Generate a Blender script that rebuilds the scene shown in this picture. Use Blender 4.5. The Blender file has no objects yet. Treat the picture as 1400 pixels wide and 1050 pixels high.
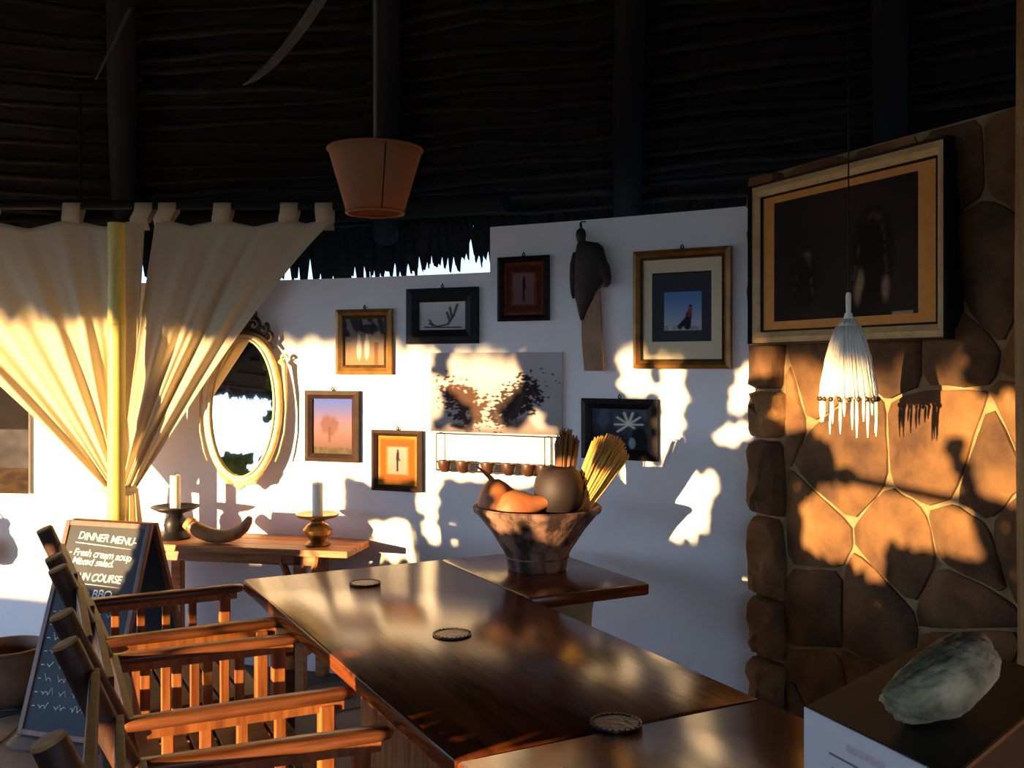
import bpy, bmesh, math, random
from mathutils import Vector, Matrix, noise
R = math.radians
sc = bpy.context.scene
col = sc.collection
# ------------------------------------------------------------------ camera
FPX = 1350.0; HZ = 500.0; CZ = 1.55
cam_d = bpy.data.cameras.new('camera'); cam = bpy.data.objects.new('camera', cam_d); col.objects.link(cam)
cam.location = (0, 0, CZ); cam.rotation_euler = (R(90), 0, 0)
cam_d.sensor_width = 36.0; cam_d.lens = 36.0 * FPX / 1400.0
cam_d.shift_y = (HZ - 525.0) / 1400.0
cam_d.clip_start = 0.05; cam_d.clip_end = 500
sc.camera = cam
# ------------------------------------------------------------------ sun and sky
SUN_AZ = 48.0; SUN_EL = 4.0
la = R(SUN_AZ); TE = math.tan(R(SUN_EL))
LX, LY = math.sin(la), math.cos(la)            # horizontal travel direction of the light
MX, MY = LY, -LX                               # its right-hand perpendicular
sun_d = bpy.data.lights.new('sun', 'SUN'); sun = bpy.data.objects.new('sun', sun_d); col.objects.link(sun)
sun_d.energy = 20.0; sun_d.color = (1.0, 0.65, 0.32); sun_d.angle = R(0.6)
sun.rotation_euler = Vector((LX, LY, -TE)).to_track_quat('-Z', 'Y').to_euler()
sun.location = (-12, -13, 5)
world = bpy.data.worlds.new('world'); sc.world = world; world.use_nodes = True
wn = world.node_tree.nodes; wl = world.node_tree.links
# clear evening sky: pale at the horizon, blue overhead, brighter towards the low sun
def wmath(op, a, b=None, clamp=False):
    n_ = wn.new('ShaderNodeMath'); n_.operation = op; n_.use_clamp = clamp
    for k_, v_ in enumerate((a, b)):
        if v_ is None: continue
        if hasattr(v_, 'links'): wl.new(v_, n_.inputs[k_])
        else: n_.inputs[k_].default_value = v_
    return n_.outputs[0]
wtc = wn.new('ShaderNodeTexCoord'); wsep = wn.new('ShaderNodeSeparateXYZ'); wl.new(wtc.outputs['Generated'], wsep.inputs[0])
wramp = wn.new('ShaderNodeValToRGB'); wl.new(wmath('MAXIMUM', wsep.outputs[2], 0.0), wramp.inputs[0])
re = wramp.color_ramp.elements
re[0].position = 0.0; re[0].color = (0.56, 0.76, 1.06, 1); re[1].position = 1.0; re[1].color = (0.16, 0.33, 0.80, 1)
e2 = re.new(0.25); e2.color = (0.36, 0.60, 1.04, 1)
wdot = wn.new('ShaderNodeVectorMath'); wdot.operation = 'DOT_PRODUCT'; wl.new(wtc.outputs['Generated'], wdot.inputs[0])
wdot.inputs[1].default_value = Vector((-LX, -LY, TE)).normalized()
glow = wmath('POWER', wmath('MAXIMUM', wmath('MULTIPLY', wmath('ADD', wdot.outputs['Value'], 1.0), 0.5), 0.0), 3.0)
wmul = wn.new('ShaderNodeVectorMath'); wmul.operation = 'SCALE'; wl.new(wramp.outputs[0], wmul.inputs[0])
wl.new(wmath('ADD', wmath('MULTIPLY', glow, 2.6), 1.0), wmul.inputs['Scale'])
bg = wn['Background']; bg.inputs['Strength'].default_value = 1.9
wl.new(wmul.outputs[0], bg.inputs['Color'])
vs = sc.view_settings
vs.view_transform = 'Standard'; vs.look = 'None'; vs.gamma = 1.0; vs.use_curve_mapping = False
vs.exposure = 0.0

# ------------------------------------------------------------------ helpers
def P(x, y, d):
    return Vector(((x - 700) / FPX * d, d, CZ - (y - HZ) / FPX * d))

def lin(c):
    return tuple(((v / 12.92) if v <= 0.04045 else ((v + 0.055) / 1.055) ** 2.4) for v in c[:3])
def rgb(r, g, b): return lin((r / 255, g / 255, b / 255))

def tag(o, label=None, cat=None, group=None, kind=None):
    if label: o['label'] = label
    if cat: o['category'] = cat
    if group: o['group'] = group
    if kind: o['kind'] = kind
    return o

def empty(name, loc=(0, 0, 0), rz=0.0, rx=0.0):
    o = bpy.data.objects.new(name, None); col.objects.link(o)
    o.location = loc; o.rotation_euler = (rx, 0, rz); o.empty_display_size = 0.1
    return o

class MB:
    def __init__(s): s.v = []; s.f = []; s.c = []
    def add(s, vs_, fs_):
        b = len(s.v); s.v += [tuple(p) for p in vs_]; s.f += [tuple(i + b for i in f) for f in fs_]
    def box(s, c, h, rz=0.0, m=None):
        vs_ = []
        for dx in (-1, 1):
            for dy in (-1, 1):
                for dz in (-1, 1):
                    vs_.append(Vector((dx * h[0], dy * h[1], dz * h[2])))
        if rz: 
            r = Matrix.Rotation(rz, 3, 'Z'); vs_ = [r @ p for p in vs_]
        if m is not None: vs_ = [m @ p for p in vs_]
        vs_ = [p + Vector(c) for p in vs_]
        s.add(vs_, [(0, 1, 3, 2), (4, 6, 7, 5), (0, 4, 5, 1), (2, 3, 7, 6), (0, 2, 6, 4), (1, 5, 7, 3)])
        return s
    def bbox(s, c, h, b):      # bevelled box
        bm = bmesh.new(); bmesh.ops.create_cube(bm, size=2.0)
        for v in bm.verts: v.co = Vector((v.co.x * h[0], v.co.y * h[1], v.co.z * h[2])) + Vector(c)
        bmesh.ops.bevel(bm, geom=list(bm.edges), offset=b, segments=2, affect='EDGES', profile=0.5)
        bm.verts.index_update()
        s.add([v.co for v in bm.verts], [[v.index for v in f.verts] for f in bm.faces]); bm.free()
        return s
    def tube(s, pts, rad, n=10, cap=True, flat=None):
        pts = [Vector(p) for p in pts]
        if not hasattr(rad, '__len__'): rad = [rad] * len(pts)
        b = len(s.v); prev = None
        for i, p in enumerate(pts):
            t = (pts[min(i + 1, len(pts) - 1)] - pts[max(i - 1, 0)]).normalized()
            if prev is None:
                a = Vector((0, 0, 1)) if abs(t.z) < 0.9 else Vector((1, 0, 0))
                u = t.cross(a).normalized()
            else:
                u = (prev - t * prev.dot(t)).normalized()
            prev = u; w = t.cross(u)
            for k in range(n):
                an = 2 * math.pi * k / n
                s.v.append(tuple(p + (u * math.cos(an) + w * math.sin(an)) * rad[i]))
        m = len(pts)
        for i in range(m - 1):
            for k in range(n):
                a0 = b + i * n + k; a1 = b + i * n + (k + 1) % n
                s.f.append((a0, a1, a1 + n, a0 + n))
        if cap:
            s.f.append(tuple(b + k for k in reversed(range(n))))
            s.f.append(tuple(b + (m - 1) * n + k for k in range(n)))
        return s
    def lathe(s, prof, c=(0, 0, 0), n=28, jit=None):
        b = len(s.v); c = Vector(c)
        for j, (r, z) in enumerate(prof):
            for k in range(n):
                a = 2 * math.pi * k / n
                rr = r * (1 + (jit(a, z) if jit else 0))
                s.v.append(tuple(c + Vector((rr * math.cos(a), rr * math.sin(a), z))))
        for j in range(len(prof) - 1):
            for k in range(n):
                a0 = b + j * n + k; a1 = b + j * n + (k + 1) % n
                s.f.append((a0, a1, a1 + n, a0 + n))
        if prof[0][0] > 1e-4: s.f.append(tuple(b + k for k in reversed(range(n))))
        if prof[-1][0] > 1e-4: s.f.append(tuple(b + (len(prof) - 1) * n + k for k in range(n)))
        return s
    def prism(s, poly, z0, z1):
        n = len(poly); b = len(s.v)
        s.v += [(p[0], p[1], z0) for p in poly] + [(p[0], p[1], z1) for p in poly]
        s.f.append(tuple(b + k for k in reversed(range(n)))); s.f.append(tuple(b + n + k for k in range(n)))
        for k in range(n): s.f.append((b + k, b + (k + 1) % n, b + n + (k + 1) % n, b + n + k))
        return s
    def ellipsoid(s, c, r, nu=14, nv=9, m=None, fn=None):
        b = len(s.v); c = Vector(c)
        for j in range(nv + 1):
            th = math.pi * j / nv
            for k in range(nu):
                a = 2 * math.pi * k / nu
                p = Vector((math.sin(th) * math.cos(a), math.sin(th) * math.sin(a), -math.cos(th)))
                if fn: p = fn(p)
                p = Vector((p.x * r[0], p.y * r[1], p.z * r[2]))
                if m is not None: p = m @ p
                s.v.append(tuple(p + c))
        for j in range(nv):
            for k in range(nu):
                a0 = b + j * nu + k; a1 = b + j * nu + (k + 1) % nu
                s.f.append((a0, a1, a1 + nu, a0 + nu))
        return s
    def build(s, name, mat, parent=None, smooth=False, kind=None, fix=True):
        me = bpy.data.meshes.new(name); me.from_pydata(s.v, [], s.f); me.update()
        if fix:
            bm = bmesh.new(); bm.from_mesh(me)
            bmesh.ops.remove_doubles(bm, verts=bm.verts, dist=1e-6)
            bmesh.ops.recalc_face_normals(bm, faces=bm.faces); bm.to_mesh(me); bm.free()
        if smooth:
            for p in me.polygons: p.use_smooth = True
            if smooth != 'all':
                me.set_sharp_from_angle(angle=R(40))
        o = bpy.data.objects.new(name, me); col.objects.link(o)
        if mat is not None: me.materials.append(mat)
        if parent is not None: o.parent = parent
        if kind: o['kind'] = kind
        return o

def dup(o, parent=None):
    c = o.copy(); col.objects.link(c); c.parent = parent
    for ch in list(o.children): dup(ch, c)
    return c

# ------------------------------------------------------------------ materials
def new_mat(name):
    m = bpy.data.materials.new(name); m.use_nodes = True
    return m, m.node_tree.nodes, m.node_tree.links, m.node_tree.nodes['Principled BSDF']

def mat(name, c1, c2=None, rough=0.7, scale=8.0, stretch=(1, 1, 1), bump=0.0, bscale=None, metal=0.0, detail=5.0,
        rand=0.0, spec=None, coat=0.0, contrast=(0.3, 0.7)):
    m, n, l, b = new_mat(name)
    b.inputs['Roughness'].default_value = rough; b.inputs['Metallic'].default_value = metal
    if spec is not None: b.inputs['Specular IOR Level'].default_value = spec
    if coat: b.inputs['Coat Weight'].default_value = coat; b.inputs['Coat Roughness'].default_value = 0.12
    tc = n.new('ShaderNodeTexCoord'); mp = n.new('ShaderNodeMapping'); mp.inputs['Scale'].default_value = stretch
    l.new(tc.outputs['Object'], mp.inputs['Vector'])
    oi = n.new('ShaderNodeObjectInfo')
    va = n.new('ShaderNodeVectorMath'); va.operation = 'ADD'; vm = n.new('ShaderNodeVectorMath'); vm.operation = 'SCALE'
    cx = n.new('ShaderNodeCombineXYZ'); l.new(oi.outputs['Random'], cx.inputs[0]); l.new(oi.outputs['Random'], cx.inputs[1])
    l.new(cx.outputs[0], vm.inputs[0]); vm.inputs['Scale'].default_value = 37.0
    l.new(mp.outputs[0], va.inputs[0]); l.new(vm.outputs[0], va.inputs[1])
    nt = n.new('ShaderNodeTexNoise'); nt.inputs['Scale'].default_value = scale; nt.inputs['Detail'].default_value = detail
    l.new(va.outputs[0], nt.inputs['Vector'])
    if c2 is not None:
        cr = n.new('ShaderNodeValToRGB'); cr.color_ramp.elements[0].position = contrast[0]; cr.color_ramp.elements[1].position = contrast[1]
        cr.color_ramp.elements[0].color = (*c1, 1); cr.color_ramp.elements[1].color = (*c2, 1)
        l.new(nt.outputs['Fac'], cr.inputs['Fac']); out = cr.outputs['Color']
    else:
        rg = n.new('ShaderNodeRGB'); rg.outputs[0].default_value = (*c1, 1); out = rg.outputs[0]
    if rand:
        hs = n.new('ShaderNodeHueSaturation'); mr = n.new('ShaderNodeMapRange')
        mr.inputs['To Min'].default_value = 1 - rand; mr.inputs['To Max'].default_value = 1 + rand
        l.new(oi.outputs['Random'], mr.inputs['Value']); l.new(mr.outputs[0], hs.inputs['Value']); l.new(out, hs.inputs['Color']); out = hs.outputs[0]
    l.new(out, b.inputs['Base Color'])
    if bump:
        bp = n.new('ShaderNodeBump'); bp.inputs['Strength'].default_value = bump; bp.inputs['Distance'].default_value = 0.01
        if bscale:
            n2 = n.new('ShaderNodeTexNoise'); n2.inputs['Scale'].default_value = bscale; n2.inputs['Detail'].default_value = 6
            l.new(va.outputs[0], n2.inputs['Vector']); l.new(n2.outputs['Fac'], bp.inputs['Height'])
        else: l.new(nt.outputs['Fac'], bp.inputs['Height'])
        l.new(bp.outputs[0], b.inputs['Normal'])
    return m

def wood(name, c1, c2, rough=0.45, axis=0, scale=5.0, coat=0.0, bump=0.15, rand=0.12):
    st = [9, 9, 9]; st[axis] = 0.8
    return mat(name, c1, c2, rough, scale, tuple(st), bump, None, rand=rand, coat=coat, contrast=(0.35, 0.65))

M = {}
M['plaster'] = mat('white_plaster', rgb(226, 222, 214), rgb(238, 236, 230), 0.9, 2.5, bump=0.25, bscale=14)
M['stone'] = mat('wall_stone', rgb(70, 45, 24), rgb(132, 94, 50), 0.92, 6, bump=1.0, bscale=22, rand=0.4, detail=8)
M['mortar'] = mat('mortar', rgb(128, 104, 66), rgb(158, 132, 88), 0.95, 20, bump=0.5, bscale=60)
M['floor'] = mat('floor_cement', rgb(70, 64, 60), rgb(90, 83, 77), 0.85, 6, bump=0.3, bscale=30)
M['flag'] = mat('flagstone', rgb(78, 71, 66), rgb(108, 99, 91), 0.75, 5, bump=0.3, bscale=24, rand=0.15)
M['ground'] = mat('sandy_ground', rgb(84, 70, 52), rgb(104, 88, 66), 0.95, 0.6, bump=0.3, bscale=3)
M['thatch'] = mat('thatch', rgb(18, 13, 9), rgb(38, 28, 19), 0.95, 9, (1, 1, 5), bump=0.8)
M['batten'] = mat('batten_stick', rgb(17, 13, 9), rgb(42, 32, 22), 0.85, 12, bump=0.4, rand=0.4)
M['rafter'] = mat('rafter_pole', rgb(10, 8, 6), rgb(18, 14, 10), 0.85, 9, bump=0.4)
M['darkwood'] = wood('dark_wood', rgb(34, 23, 16), rgb(58, 38, 25), 0.5)
M['table'] = wood('glossy_table_wood', rgb(66, 30, 14), rgb(112, 58, 27), 0.20, axis=1, scale=3.0, coat=0.0, bump=0.04, rand=0.05)
M['table'].node_tree.nodes['Principled BSDF'].inputs['Specular IOR Level'].default_value = 0.3
M['tablex'] = wood('glossy_side_table_wood', rgb(66, 30, 14), rgb(106, 54, 26), 0.22, axis=0, scale=3.0, coat=0.0, bump=0.04, rand=0.05)
M['chair'] = wood('chair_wood', rgb(132, 74, 36), rgb(182, 112, 58), 0.42, axis=2, scale=5, coat=0.1)
M['chairx'] = wood('chair_wood_lengthwise', rgb(88, 47, 24), rgb(142, 84, 43), 0.38, axis=0, scale=5, coat=0.15)
M['bark'] = mat('dark_pole_bark', rgb(50, 28, 16), rgb(86, 50, 28), 0.55, 8, (6, 6, 1), bump=0.35)
M['endgrain'] = mat('pole_end_grain', rgb(176, 122, 66), rgb(210, 160, 96), 0.7, 30, bump=0.1)
M['console'] = wood('console_wood', rgb(150, 88, 44), rgb(196, 128, 70), 0.5, axis=0, scale=5)
M['curtain'] = None
M['yellow_pole'] = mat('yellow_bamboo', rgb(214, 190, 84), rgb(232, 210, 110), 0.45, 6, (4, 4, .5), bump=0.05)
M['black_iron'] = mat('black_iron', rgb(22, 22, 22), rgb(36, 35, 33), 0.45, 20, bump=0.1, metal=0.4)
M['brass'] = mat('brass', rgb(150, 108, 52), rgb(186, 140, 74), 0.35, 12, metal=0.85, bump=0.1)
M['wax'] = mat('candle_wax', rgb(240, 232, 206), None, 0.5)
M['horn'] = mat('horn', rgb(106, 68, 38), rgb(190, 142, 88), 0.35, 6, (2, 2, 2), bump=0.15)
M['gilt_dark'] = mat('dark_carved_gilt', rgb(44, 30, 18), rgb(84, 58, 32), 0.5, 25, bump=0.5)
M['gilt'] = mat('pale_gilt', rgb(202, 168, 104), rgb(232, 208, 150), 0.4, 18, bump=0.25, metal=0.2)
M['gold'] = mat('gold_frame', rgb(120, 82, 34), rgb(168, 122, 58), 0.35, 14, bump=0.1, metal=0.5)
M['brown_frame'] = mat('brown_frame', rgb(34, 21, 13), rgb(54, 33, 20), 0.5, 14, bump=0.1, spec=0.25)
M['black_frame'] = mat('black_frame', rgb(13, 10, 9), rgb(25, 19, 15), 0.5, 14, bump=0.1, spec=0.2)
M['cream_frame'] = mat('cream_gilt_frame', rgb(178, 146, 92), rgb(204, 174, 116), 0.5, 18, bump=0.1)
M['cream'] = mat('cream_mat_board', rgb(214, 198, 160), None, 0.8)
M['orange_mat'] = mat('ochre_mat_board', rgb(196, 130, 54), rgb(206, 142, 62), 0.8, 30)
M['grey_mat'] = mat('dark_grey_mat_board', rgb(40, 46, 48), None, 0.8)
M['canvas_edge'] = mat('canvas_edge', rgb(196, 188, 178), None, 0.85)
M['mirror'] = mat('mirror_glass', rgb(236, 238, 236), None, 0.02, metal=1.0)
M['wire'] = mat('rack_wire', rgb(34, 24, 18), None, 0.55, metal=0.2)
M['cup'] = mat('rack_cup', rgb(52, 29, 17), rgb(76, 45, 27), 0.4, 20)
M['carving'] = mat('black_carving', rgb(30, 26, 22), rgb(50, 43, 36), 0.7, 16, bump=0.5)
M['board_tan'] = mat('tan_hide', rgb(134, 104, 78), rgb(160, 128, 98), 0.8, 12, bump=0.2)
M['shade'] = None
M['cord'] = mat('pale_cord', rgb(128, 122, 112), None, 0.7)
M['palm'] = mat('dry_palm_strip', rgb(150, 142, 126), rgb(176, 168, 150), 0.6, 12, bump=0.2)
M['fibre'] = mat('white_fibre', rgb(240, 230, 206), rgb(250, 244, 226), 0.8, 30, (1, 1, .2), bump=0.3)
M['bead'] = mat('bead', rgb(60, 44, 30), None, 0.4)
M['pot'] = mat('carved_pot_wood', rgb(46, 29, 22), rgb(140, 104, 82), 0.8, 15, (1, 1, .4), bump=0.9, contrast=(0.42, 0.60), detail=9)
M['gourd_o'] = mat('orange_gourd', rgb(136, 76, 38), rgb(172, 104, 56), 0.6, 10, bump=0.1)
M['gourd_d'] = mat('dark_gourd', rgb(24, 15, 11), rgb(46, 29, 21), 0.65, 9, bump=0.2)
M['straw'] = mat('golden_straw', rgb(206, 152, 66), rgb(232, 186, 96), 0.6, 20, (1, 1, .1), bump=0.1)
M['straw_d'] = mat('brown_straw', rgb(120, 78, 40), rgb(152, 104, 58), 0.7, 20, (1, 1, .1), bump=0.1)
M['coaster'] = mat('black_coaster', rgb(20, 16, 14), rgb(44, 36, 30), 0.35, 60, bump=0.4)
M['box'] = mat('black_box', rgb(16, 13, 12), rgb(24, 20, 18), 0.6, 10, bump=0.05)
M['edge'] = mat('lit_edge_brown', rgb(96, 62, 36), rgb(120, 80, 48), 0.5, 10)
M['coral'] = mat('pitted_grey_stone', rgb(110, 98, 70), rgb(190, 176, 136), 0.95, 14, bump=1.0, bscale=30, contrast=(0.38, 0.66))
M['chalk'] = mat('chalk', rgb(236, 232, 214), None, 0.95)
M['slate'] = mat('chalkboard_black', rgb(36, 38, 38), rgb(50, 52, 52), 0.7, 5, bump=0.02)
M['board_frame'] = wood('board_frame_wood', rgb(104, 60, 38), rgb(136, 84, 54), 0.5, axis=2)
M['clay'] = mat('clay_pot', rgb(92, 62, 38), rgb(124, 88, 56), 0.7, 8, bump=0.3)
M['leaf'] = mat('leaf', rgb(52, 78, 34), rgb(80, 108, 48), 0.5, 4)
M['post'] = mat('timber_post', rgb(120, 92, 50), rgb(158, 124, 72), 0.7, 8, (5, 5, .6), bump=0.4)

def paint_mat():
    m, n, l, b = new_mat('painted_print'); b.inputs['Roughness'].default_value = 0.75; b.inputs['Specular IOR Level'].default_value = 0.12
    a = n.new('ShaderNodeAttribute'); a.attribute_name = 'Col'; l.new(a.outputs['Color'], b.inputs['Base Color'])
    return m
M['print'] = paint_mat()
def cloth_mat(name, c, tr, w):
    m, n, l, b = new_mat(name)
    b.inputs['Base Color'].default_value = (*c, 1); b.inputs['Roughness'].default_value = 0.9
    t = n.new('ShaderNodeBsdfTranslucent'); t.inputs['Color'].default_value = (*tr, 1)
    mx = n.new('ShaderNodeMixShader'); mx.inputs[0].default_value = w
    wv = n.new('ShaderNodeTexNoise'); wv.inputs['Scale'].default_value = 180; bp = n.new('ShaderNodeBump'); bp.inputs['Strength'].default_value = 0.1
    bp.inputs['Distance'].default_value = 0.003
    l.new(wv.outputs['Fac'], bp.inputs['Height']); l.new(bp.outputs[0], b.inputs['Normal'])
    l.new(b.outputs[0], mx.inputs[1]); l.new(t.outputs[0], mx.inputs[2]); l.new(mx.outputs[0], n['Material Output'].inputs['Surface'])
    return m
M['curtain'] = cloth_mat('cream_linen', rgb(222, 208, 170), rgb(224, 200, 154), 0.28)
M['shade'] = cloth_mat('parchment_shade', rgb(188, 130, 84), rgb(196, 130, 76), 0.35)

def painted(name, w, h, fn, parent, y, nx=56, ny=56, cz=0.0, mat_=None, gain=1.0):
    vs_, fs_, cols = [], [], []
    for j in range(ny + 1):
        for i in range(nx + 1):
            u, v = i / nx, j / ny
            vs_.append(((u - .5) * w, y, cz + (v - .5) * h))
            c = fn(u, v); cols.append((*[gain * q_ for q_ in rgb(*[max(0, min(255, k)) for k in c])], 1))
    for j in range(ny):
        for i in range(nx):
            a = j * (nx + 1) + i; fs_.append((a, a + 1, a + nx + 2, a + nx + 1))
    me = bpy.data.meshes.new(name); me.from_pydata(vs_, [], fs_); me.update()
    at = me.color_attributes.new('Col', 'FLOAT_COLOR', 'POINT')
    for i, c in enumerate(cols): at.data[i].color = c
    me.materials.append(mat_ or M['print'])
    o = bpy.data.objects.new(name, me); col.objects.link(o); o.parent = parent
    return o
def mix(a, b, t):
    t = max(0.0, min(1.0, t)); return tuple(a[i] + (b[i] - a[i]) * t for i in range(3))
def seg(u, v, x0, y0, x1, y1):
    dx, dy = x1 - x0, y1 - y0; L = dx * dx + dy * dy + 1e-9
    t = max(0, min(1, ((u - x0) * dx + (v - y0) * dy) / L))
    return math.hypot(u - x0 - t * dx, v - y0 - t * dy)
def soft(d, r, e=0.015): return max(0.0, min(1.0, (r - d) / e + 0.5))
def ell(u, v, cx, cy, rx, ry): return math.hypot((u - cx) / rx, (v - cy) / ry)
def nz(u, v, s=6, k=0): return noise.noise(Vector((u * s, v * s, k * 3.7)))

# ------------------------------------------------------------------ back wall plan
CTRL = [(-6.6, 5.45), (-5.2, 5.56), (-3.8, 5.50), (-2.355, 5.30), (-1.2, 5.07), (-0.103, 4.63), (0.985, 4.0), (1.9, 3.3)]
def catmull(p0, p1, p2, p3, t):
    return tuple(0.5 * ((2 * p1[i]) + (-p0[i] + p2[i]) * t + (2 * p0[i] - 5 * p1[i] + 4 * p2[i] - p3[i]) * t * t + (-p0[i] + 3 * p1[i] - 3 * p2[i] + p3[i]) * t ** 3) for i in (0, 1))
WC = []
for i in range(1, len(CTRL) - 2):
    for k in range(24): WC.append(catmull(CTRL[i - 1], CTRL[i], CTRL[i + 1], CTRL[i + 2], k / 24))
WC.append(CTRL[-2])
def wall_px(px):
    r = (px - 700) / FPX
    for i in range(len(WC) - 1):
        a, b = WC[i], WC[i + 1]
        fa, fb = a[0] - r * a[1], b[0] - r * b[1]
        if fa <= 0 <= fb:
            t = fa / (fa - fb) if fb != fa else 0
            p = Vector((a[0] + (b[0] - a[0]) * t, a[1] + (b[1] - a[1]) * t))
            j = max(1, min(len(WC) - 3, i)); tg = Vector((WC[j + 2][0] - WC[j - 1][0], WC[j + 2][1] - WC[j - 1][1])).normalized()
            return p, tg
    return Vector(WC[-1]), Vector((.866, -.5))
STEP_X = wall_px(670)[0].x
def strip(pts, z0, z1, th):
    mb = MB(); n = len(pts); out = []
    for i, p in enumerate(pts):
        a = Vector(pts[max(i - 1, 0)]); b = Vector(pts[min(i + 1, n - 1)]); t = (b - a).normalized()
        out.append((p[0] - t.y * th, p[1] + t.x * th))
    v = []
    for (p, q) in zip(pts, out): v += [(p[0], p[1], z0), (p[0], p[1], z1), (q[0], q[1], z1), (q[0], q[1], z0)]
    f = []
    for i in range(n - 1):
        b = 4 * i
        for k in range(4): f.append((b + k, b + (k + 1) % 4, b + 4 + (k + 1) % 4, b + 4 + k))
    f.append((0, 1, 2, 3)); e = 4 * (n - 1); f.append((e + 3, e + 2, e + 1, e))
    mb.add(v, f); return mb
sp = wall_px(670)[0]
lowpts = [p for p in WC if p[0] < STEP_X - .01] + [(sp.x, sp.y)]
hipts = [(sp.x, sp.y)] + [p for p in WC if p[0] > STEP_X + .01]
wall_back = strip(lowpts, 0, 1.989, .22).build('wall_back', M['plaster'], smooth=True)
tag(wall_back, 'low white plastered curved wall with pictures under the thatch eave', 'wall', kind='structure')
wall_hi = strip(hipts, 0, 2.20, .22).build('wall_back', M['plaster'], smooth=True)
tag(wall_hi, 'taller white plastered wall section ending at the stone wall', 'wall', kind='structure')

# ------------------------------------------------------------------ stone wall
W0 = Vector((0.985, 3.98)); WT = Vector((.412, -.911)).normalized(); WN = Vector((WT.y, -WT.x))   # WN into the room
WN = Vector((-.911, -.412)).normalized()
ST_H = 2.31
def sw(u, z, out=0.0): 
    p = W0 + WT * u + WN * out; return Vector((p.x, p.y, z))
stone_rz = math.atan2(WT.y, WT.x)
wall_right = MB().box((1.75, .2, ST_H / 2), (1.75, .2, ST_H / 2)).build('wall_right', M['mortar'])
wall_right.location = (W0.x, W0.y, 0); wall_right.rotation_euler = (0, 0, stone_rz)
tag(wall_right, 'rough brown stone wall with pale mortar joints carrying the large picture', 'wall', kind='structure')
def clip(poly, px, py, nx, ny):
    out = []
    for i in range(len(poly)):
        a, b = poly[i], poly[(i + 1) % len(poly)]
        da = (a[0] - px) * nx + (a[1] - py) * ny; db = (b[0] - px) * nx + (b[1] - py) * ny
        if da <= 0: out.append(a)
        if (da < 0 < db) or (db < 0 < da):
            t = da / (da - db); out.append((a[0] + (b[0] - a[0]) * t, a[1] + (b[1] - a[1]) * t))
    return out
def voronoi(x0, x1, y0, y1, cw, ch, seed, jit=.36):
    rnd = random.Random(seed); pts = []
    nx, ny = max(1, round((x1 - x0) / cw)), max(1, round((y1 - y0) / ch))
    for j in range(ny):
        for i in range(nx):
            ox = .5 if j % 2 else 0
            pts.append((x0 + (i + .25 + ox + rnd.uniform(-jit, jit)) * (x1 - x0) / nx, y0 + (j + .5 + rnd.uniform(-jit, jit)) * (y1 - y0) / ny))
    cells = []
    for i, p in enumerate(pts):
        poly = [(x0, y0), (x1, y0), (x1, y1), (x0, y1)]
        for k, q in enumerate(pts):
            if k == i: continue
            d = (q[0] - p[0], q[1] - p[1])
            if d[0] ** 2 + d[1] ** 2 > (4 * max(cw, ch)) ** 2: continue
            poly = clip(poly, (p[0] + q[0]) / 2, (p[1] + q[1]) / 2, d[0], d[1])
            if len(poly) < 3: break
        if len(poly) >= 3: cells.append(poly)
    return cells
def inset(poly, d):
    cx = sum(p[0] for p in poly) / len(poly); cy = sum(p[1] for p in poly) / len(poly)
    area = sum(poly[i][0] * poly[(i + 1) % len(poly)][1] - poly[(i + 1) % len(poly)][0] * poly[i][1] for i in range(len(poly)))
    sgn = 1 if area > 0 else -1
    out = list(poly); n = len(poly)
    for i in range(n):
        a, b = poly[i], poly[(i + 1) % n]; ex, ey = b[0] - a[0], b[1] - a[1]; L = math.hypot(ex, ey)
        if L < 1e-6: continue
        nx, ny = sgn * ey / L, -sgn * ex / L
        out = clip(out, a[0] - nx * d, a[1] - ny * d, nx, ny)
        if len(out) < 3: return []
    return out
def smooth_poly(poly, n=12):
    # one corner-cutting pass keeps stones rounded
    out = []
    for i in range(len(poly)):
        a, b = poly[i], poly[(i + 1) % len(poly)]
        out.append((a[0] * .88 + b[0] * .12, a[1] * .88 + b[1] * .12)); out.append((a[0] * .12 + b[0] * .88, a[1] * .12 + b[1] * .88))
    return out
def stone_piece(poly, joint, proud, to3, rnd, bulge=.012):
    p0 = inset(poly, joint)
    if len(p0) < 3: return None
    p0 = smooth_poly(p0); q0 = []
    for i in range(len(p0)):
        a, b = p0[i], p0[(i + 1) % len(p0)]; L = math.dist(a, b); q0.append(a)
        for t in ((.33, .67) if L > .12 else ((.5,) if L > .06 else ())):
            w = rnd.uniform(-.9, .5) * min(.008, L * .06); q0.append((a[0] + (b[0] - a[0]) * t + (b[1] - a[1]) / L * -w, a[1] + (b[1] - a[1]) * t + (b[0] - a[0]) / L * w))
    p0 = q0; n = len(p0)
    cx = sum(p[0] for p in p0) / n; cy = sum(p[1] for p in p0) / n
    mb = MB(); rings = [(1.0, -.01), (.985, proud * .55), (.90, proud), (.5, proud + bulge)]
    for s, h in rings:
        for p in p0:
            hh = h + (rnd.uniform(-.35, .35) * proud if h > 0 else 0) * .6
            mb.v.append(tuple(to3(cx + (p[0] - cx) * s, cy + (p[1] - cy) * s, hh)))
    for j in range(3):
        for k in range(n): mb.f.append((j * n + k, j * n + (k + 1) % n, (j + 1) * n + (k + 1) % n, (j + 1) * n + k))
    mb.v.append(tuple(to3(cx, cy, proud + bulge))); c = len(mb.v) - 1
    for k in range(n): mb.f.append((3 * n + k, 3 * n + (k + 1) % n, c))
    return mb
rnd = random.Random(5)
to3w = lambda a, b, h: (a, -h, b)
for poly in voronoi(.19, 3.45, 0.0, ST_H, .30, .29, 11, .45):
    mb = stone_piece(poly, .006, .016, to3w, rnd)
    if mb: mb.build('stone', M['stone'], wall_right, smooth=True)
z = 0.0
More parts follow.
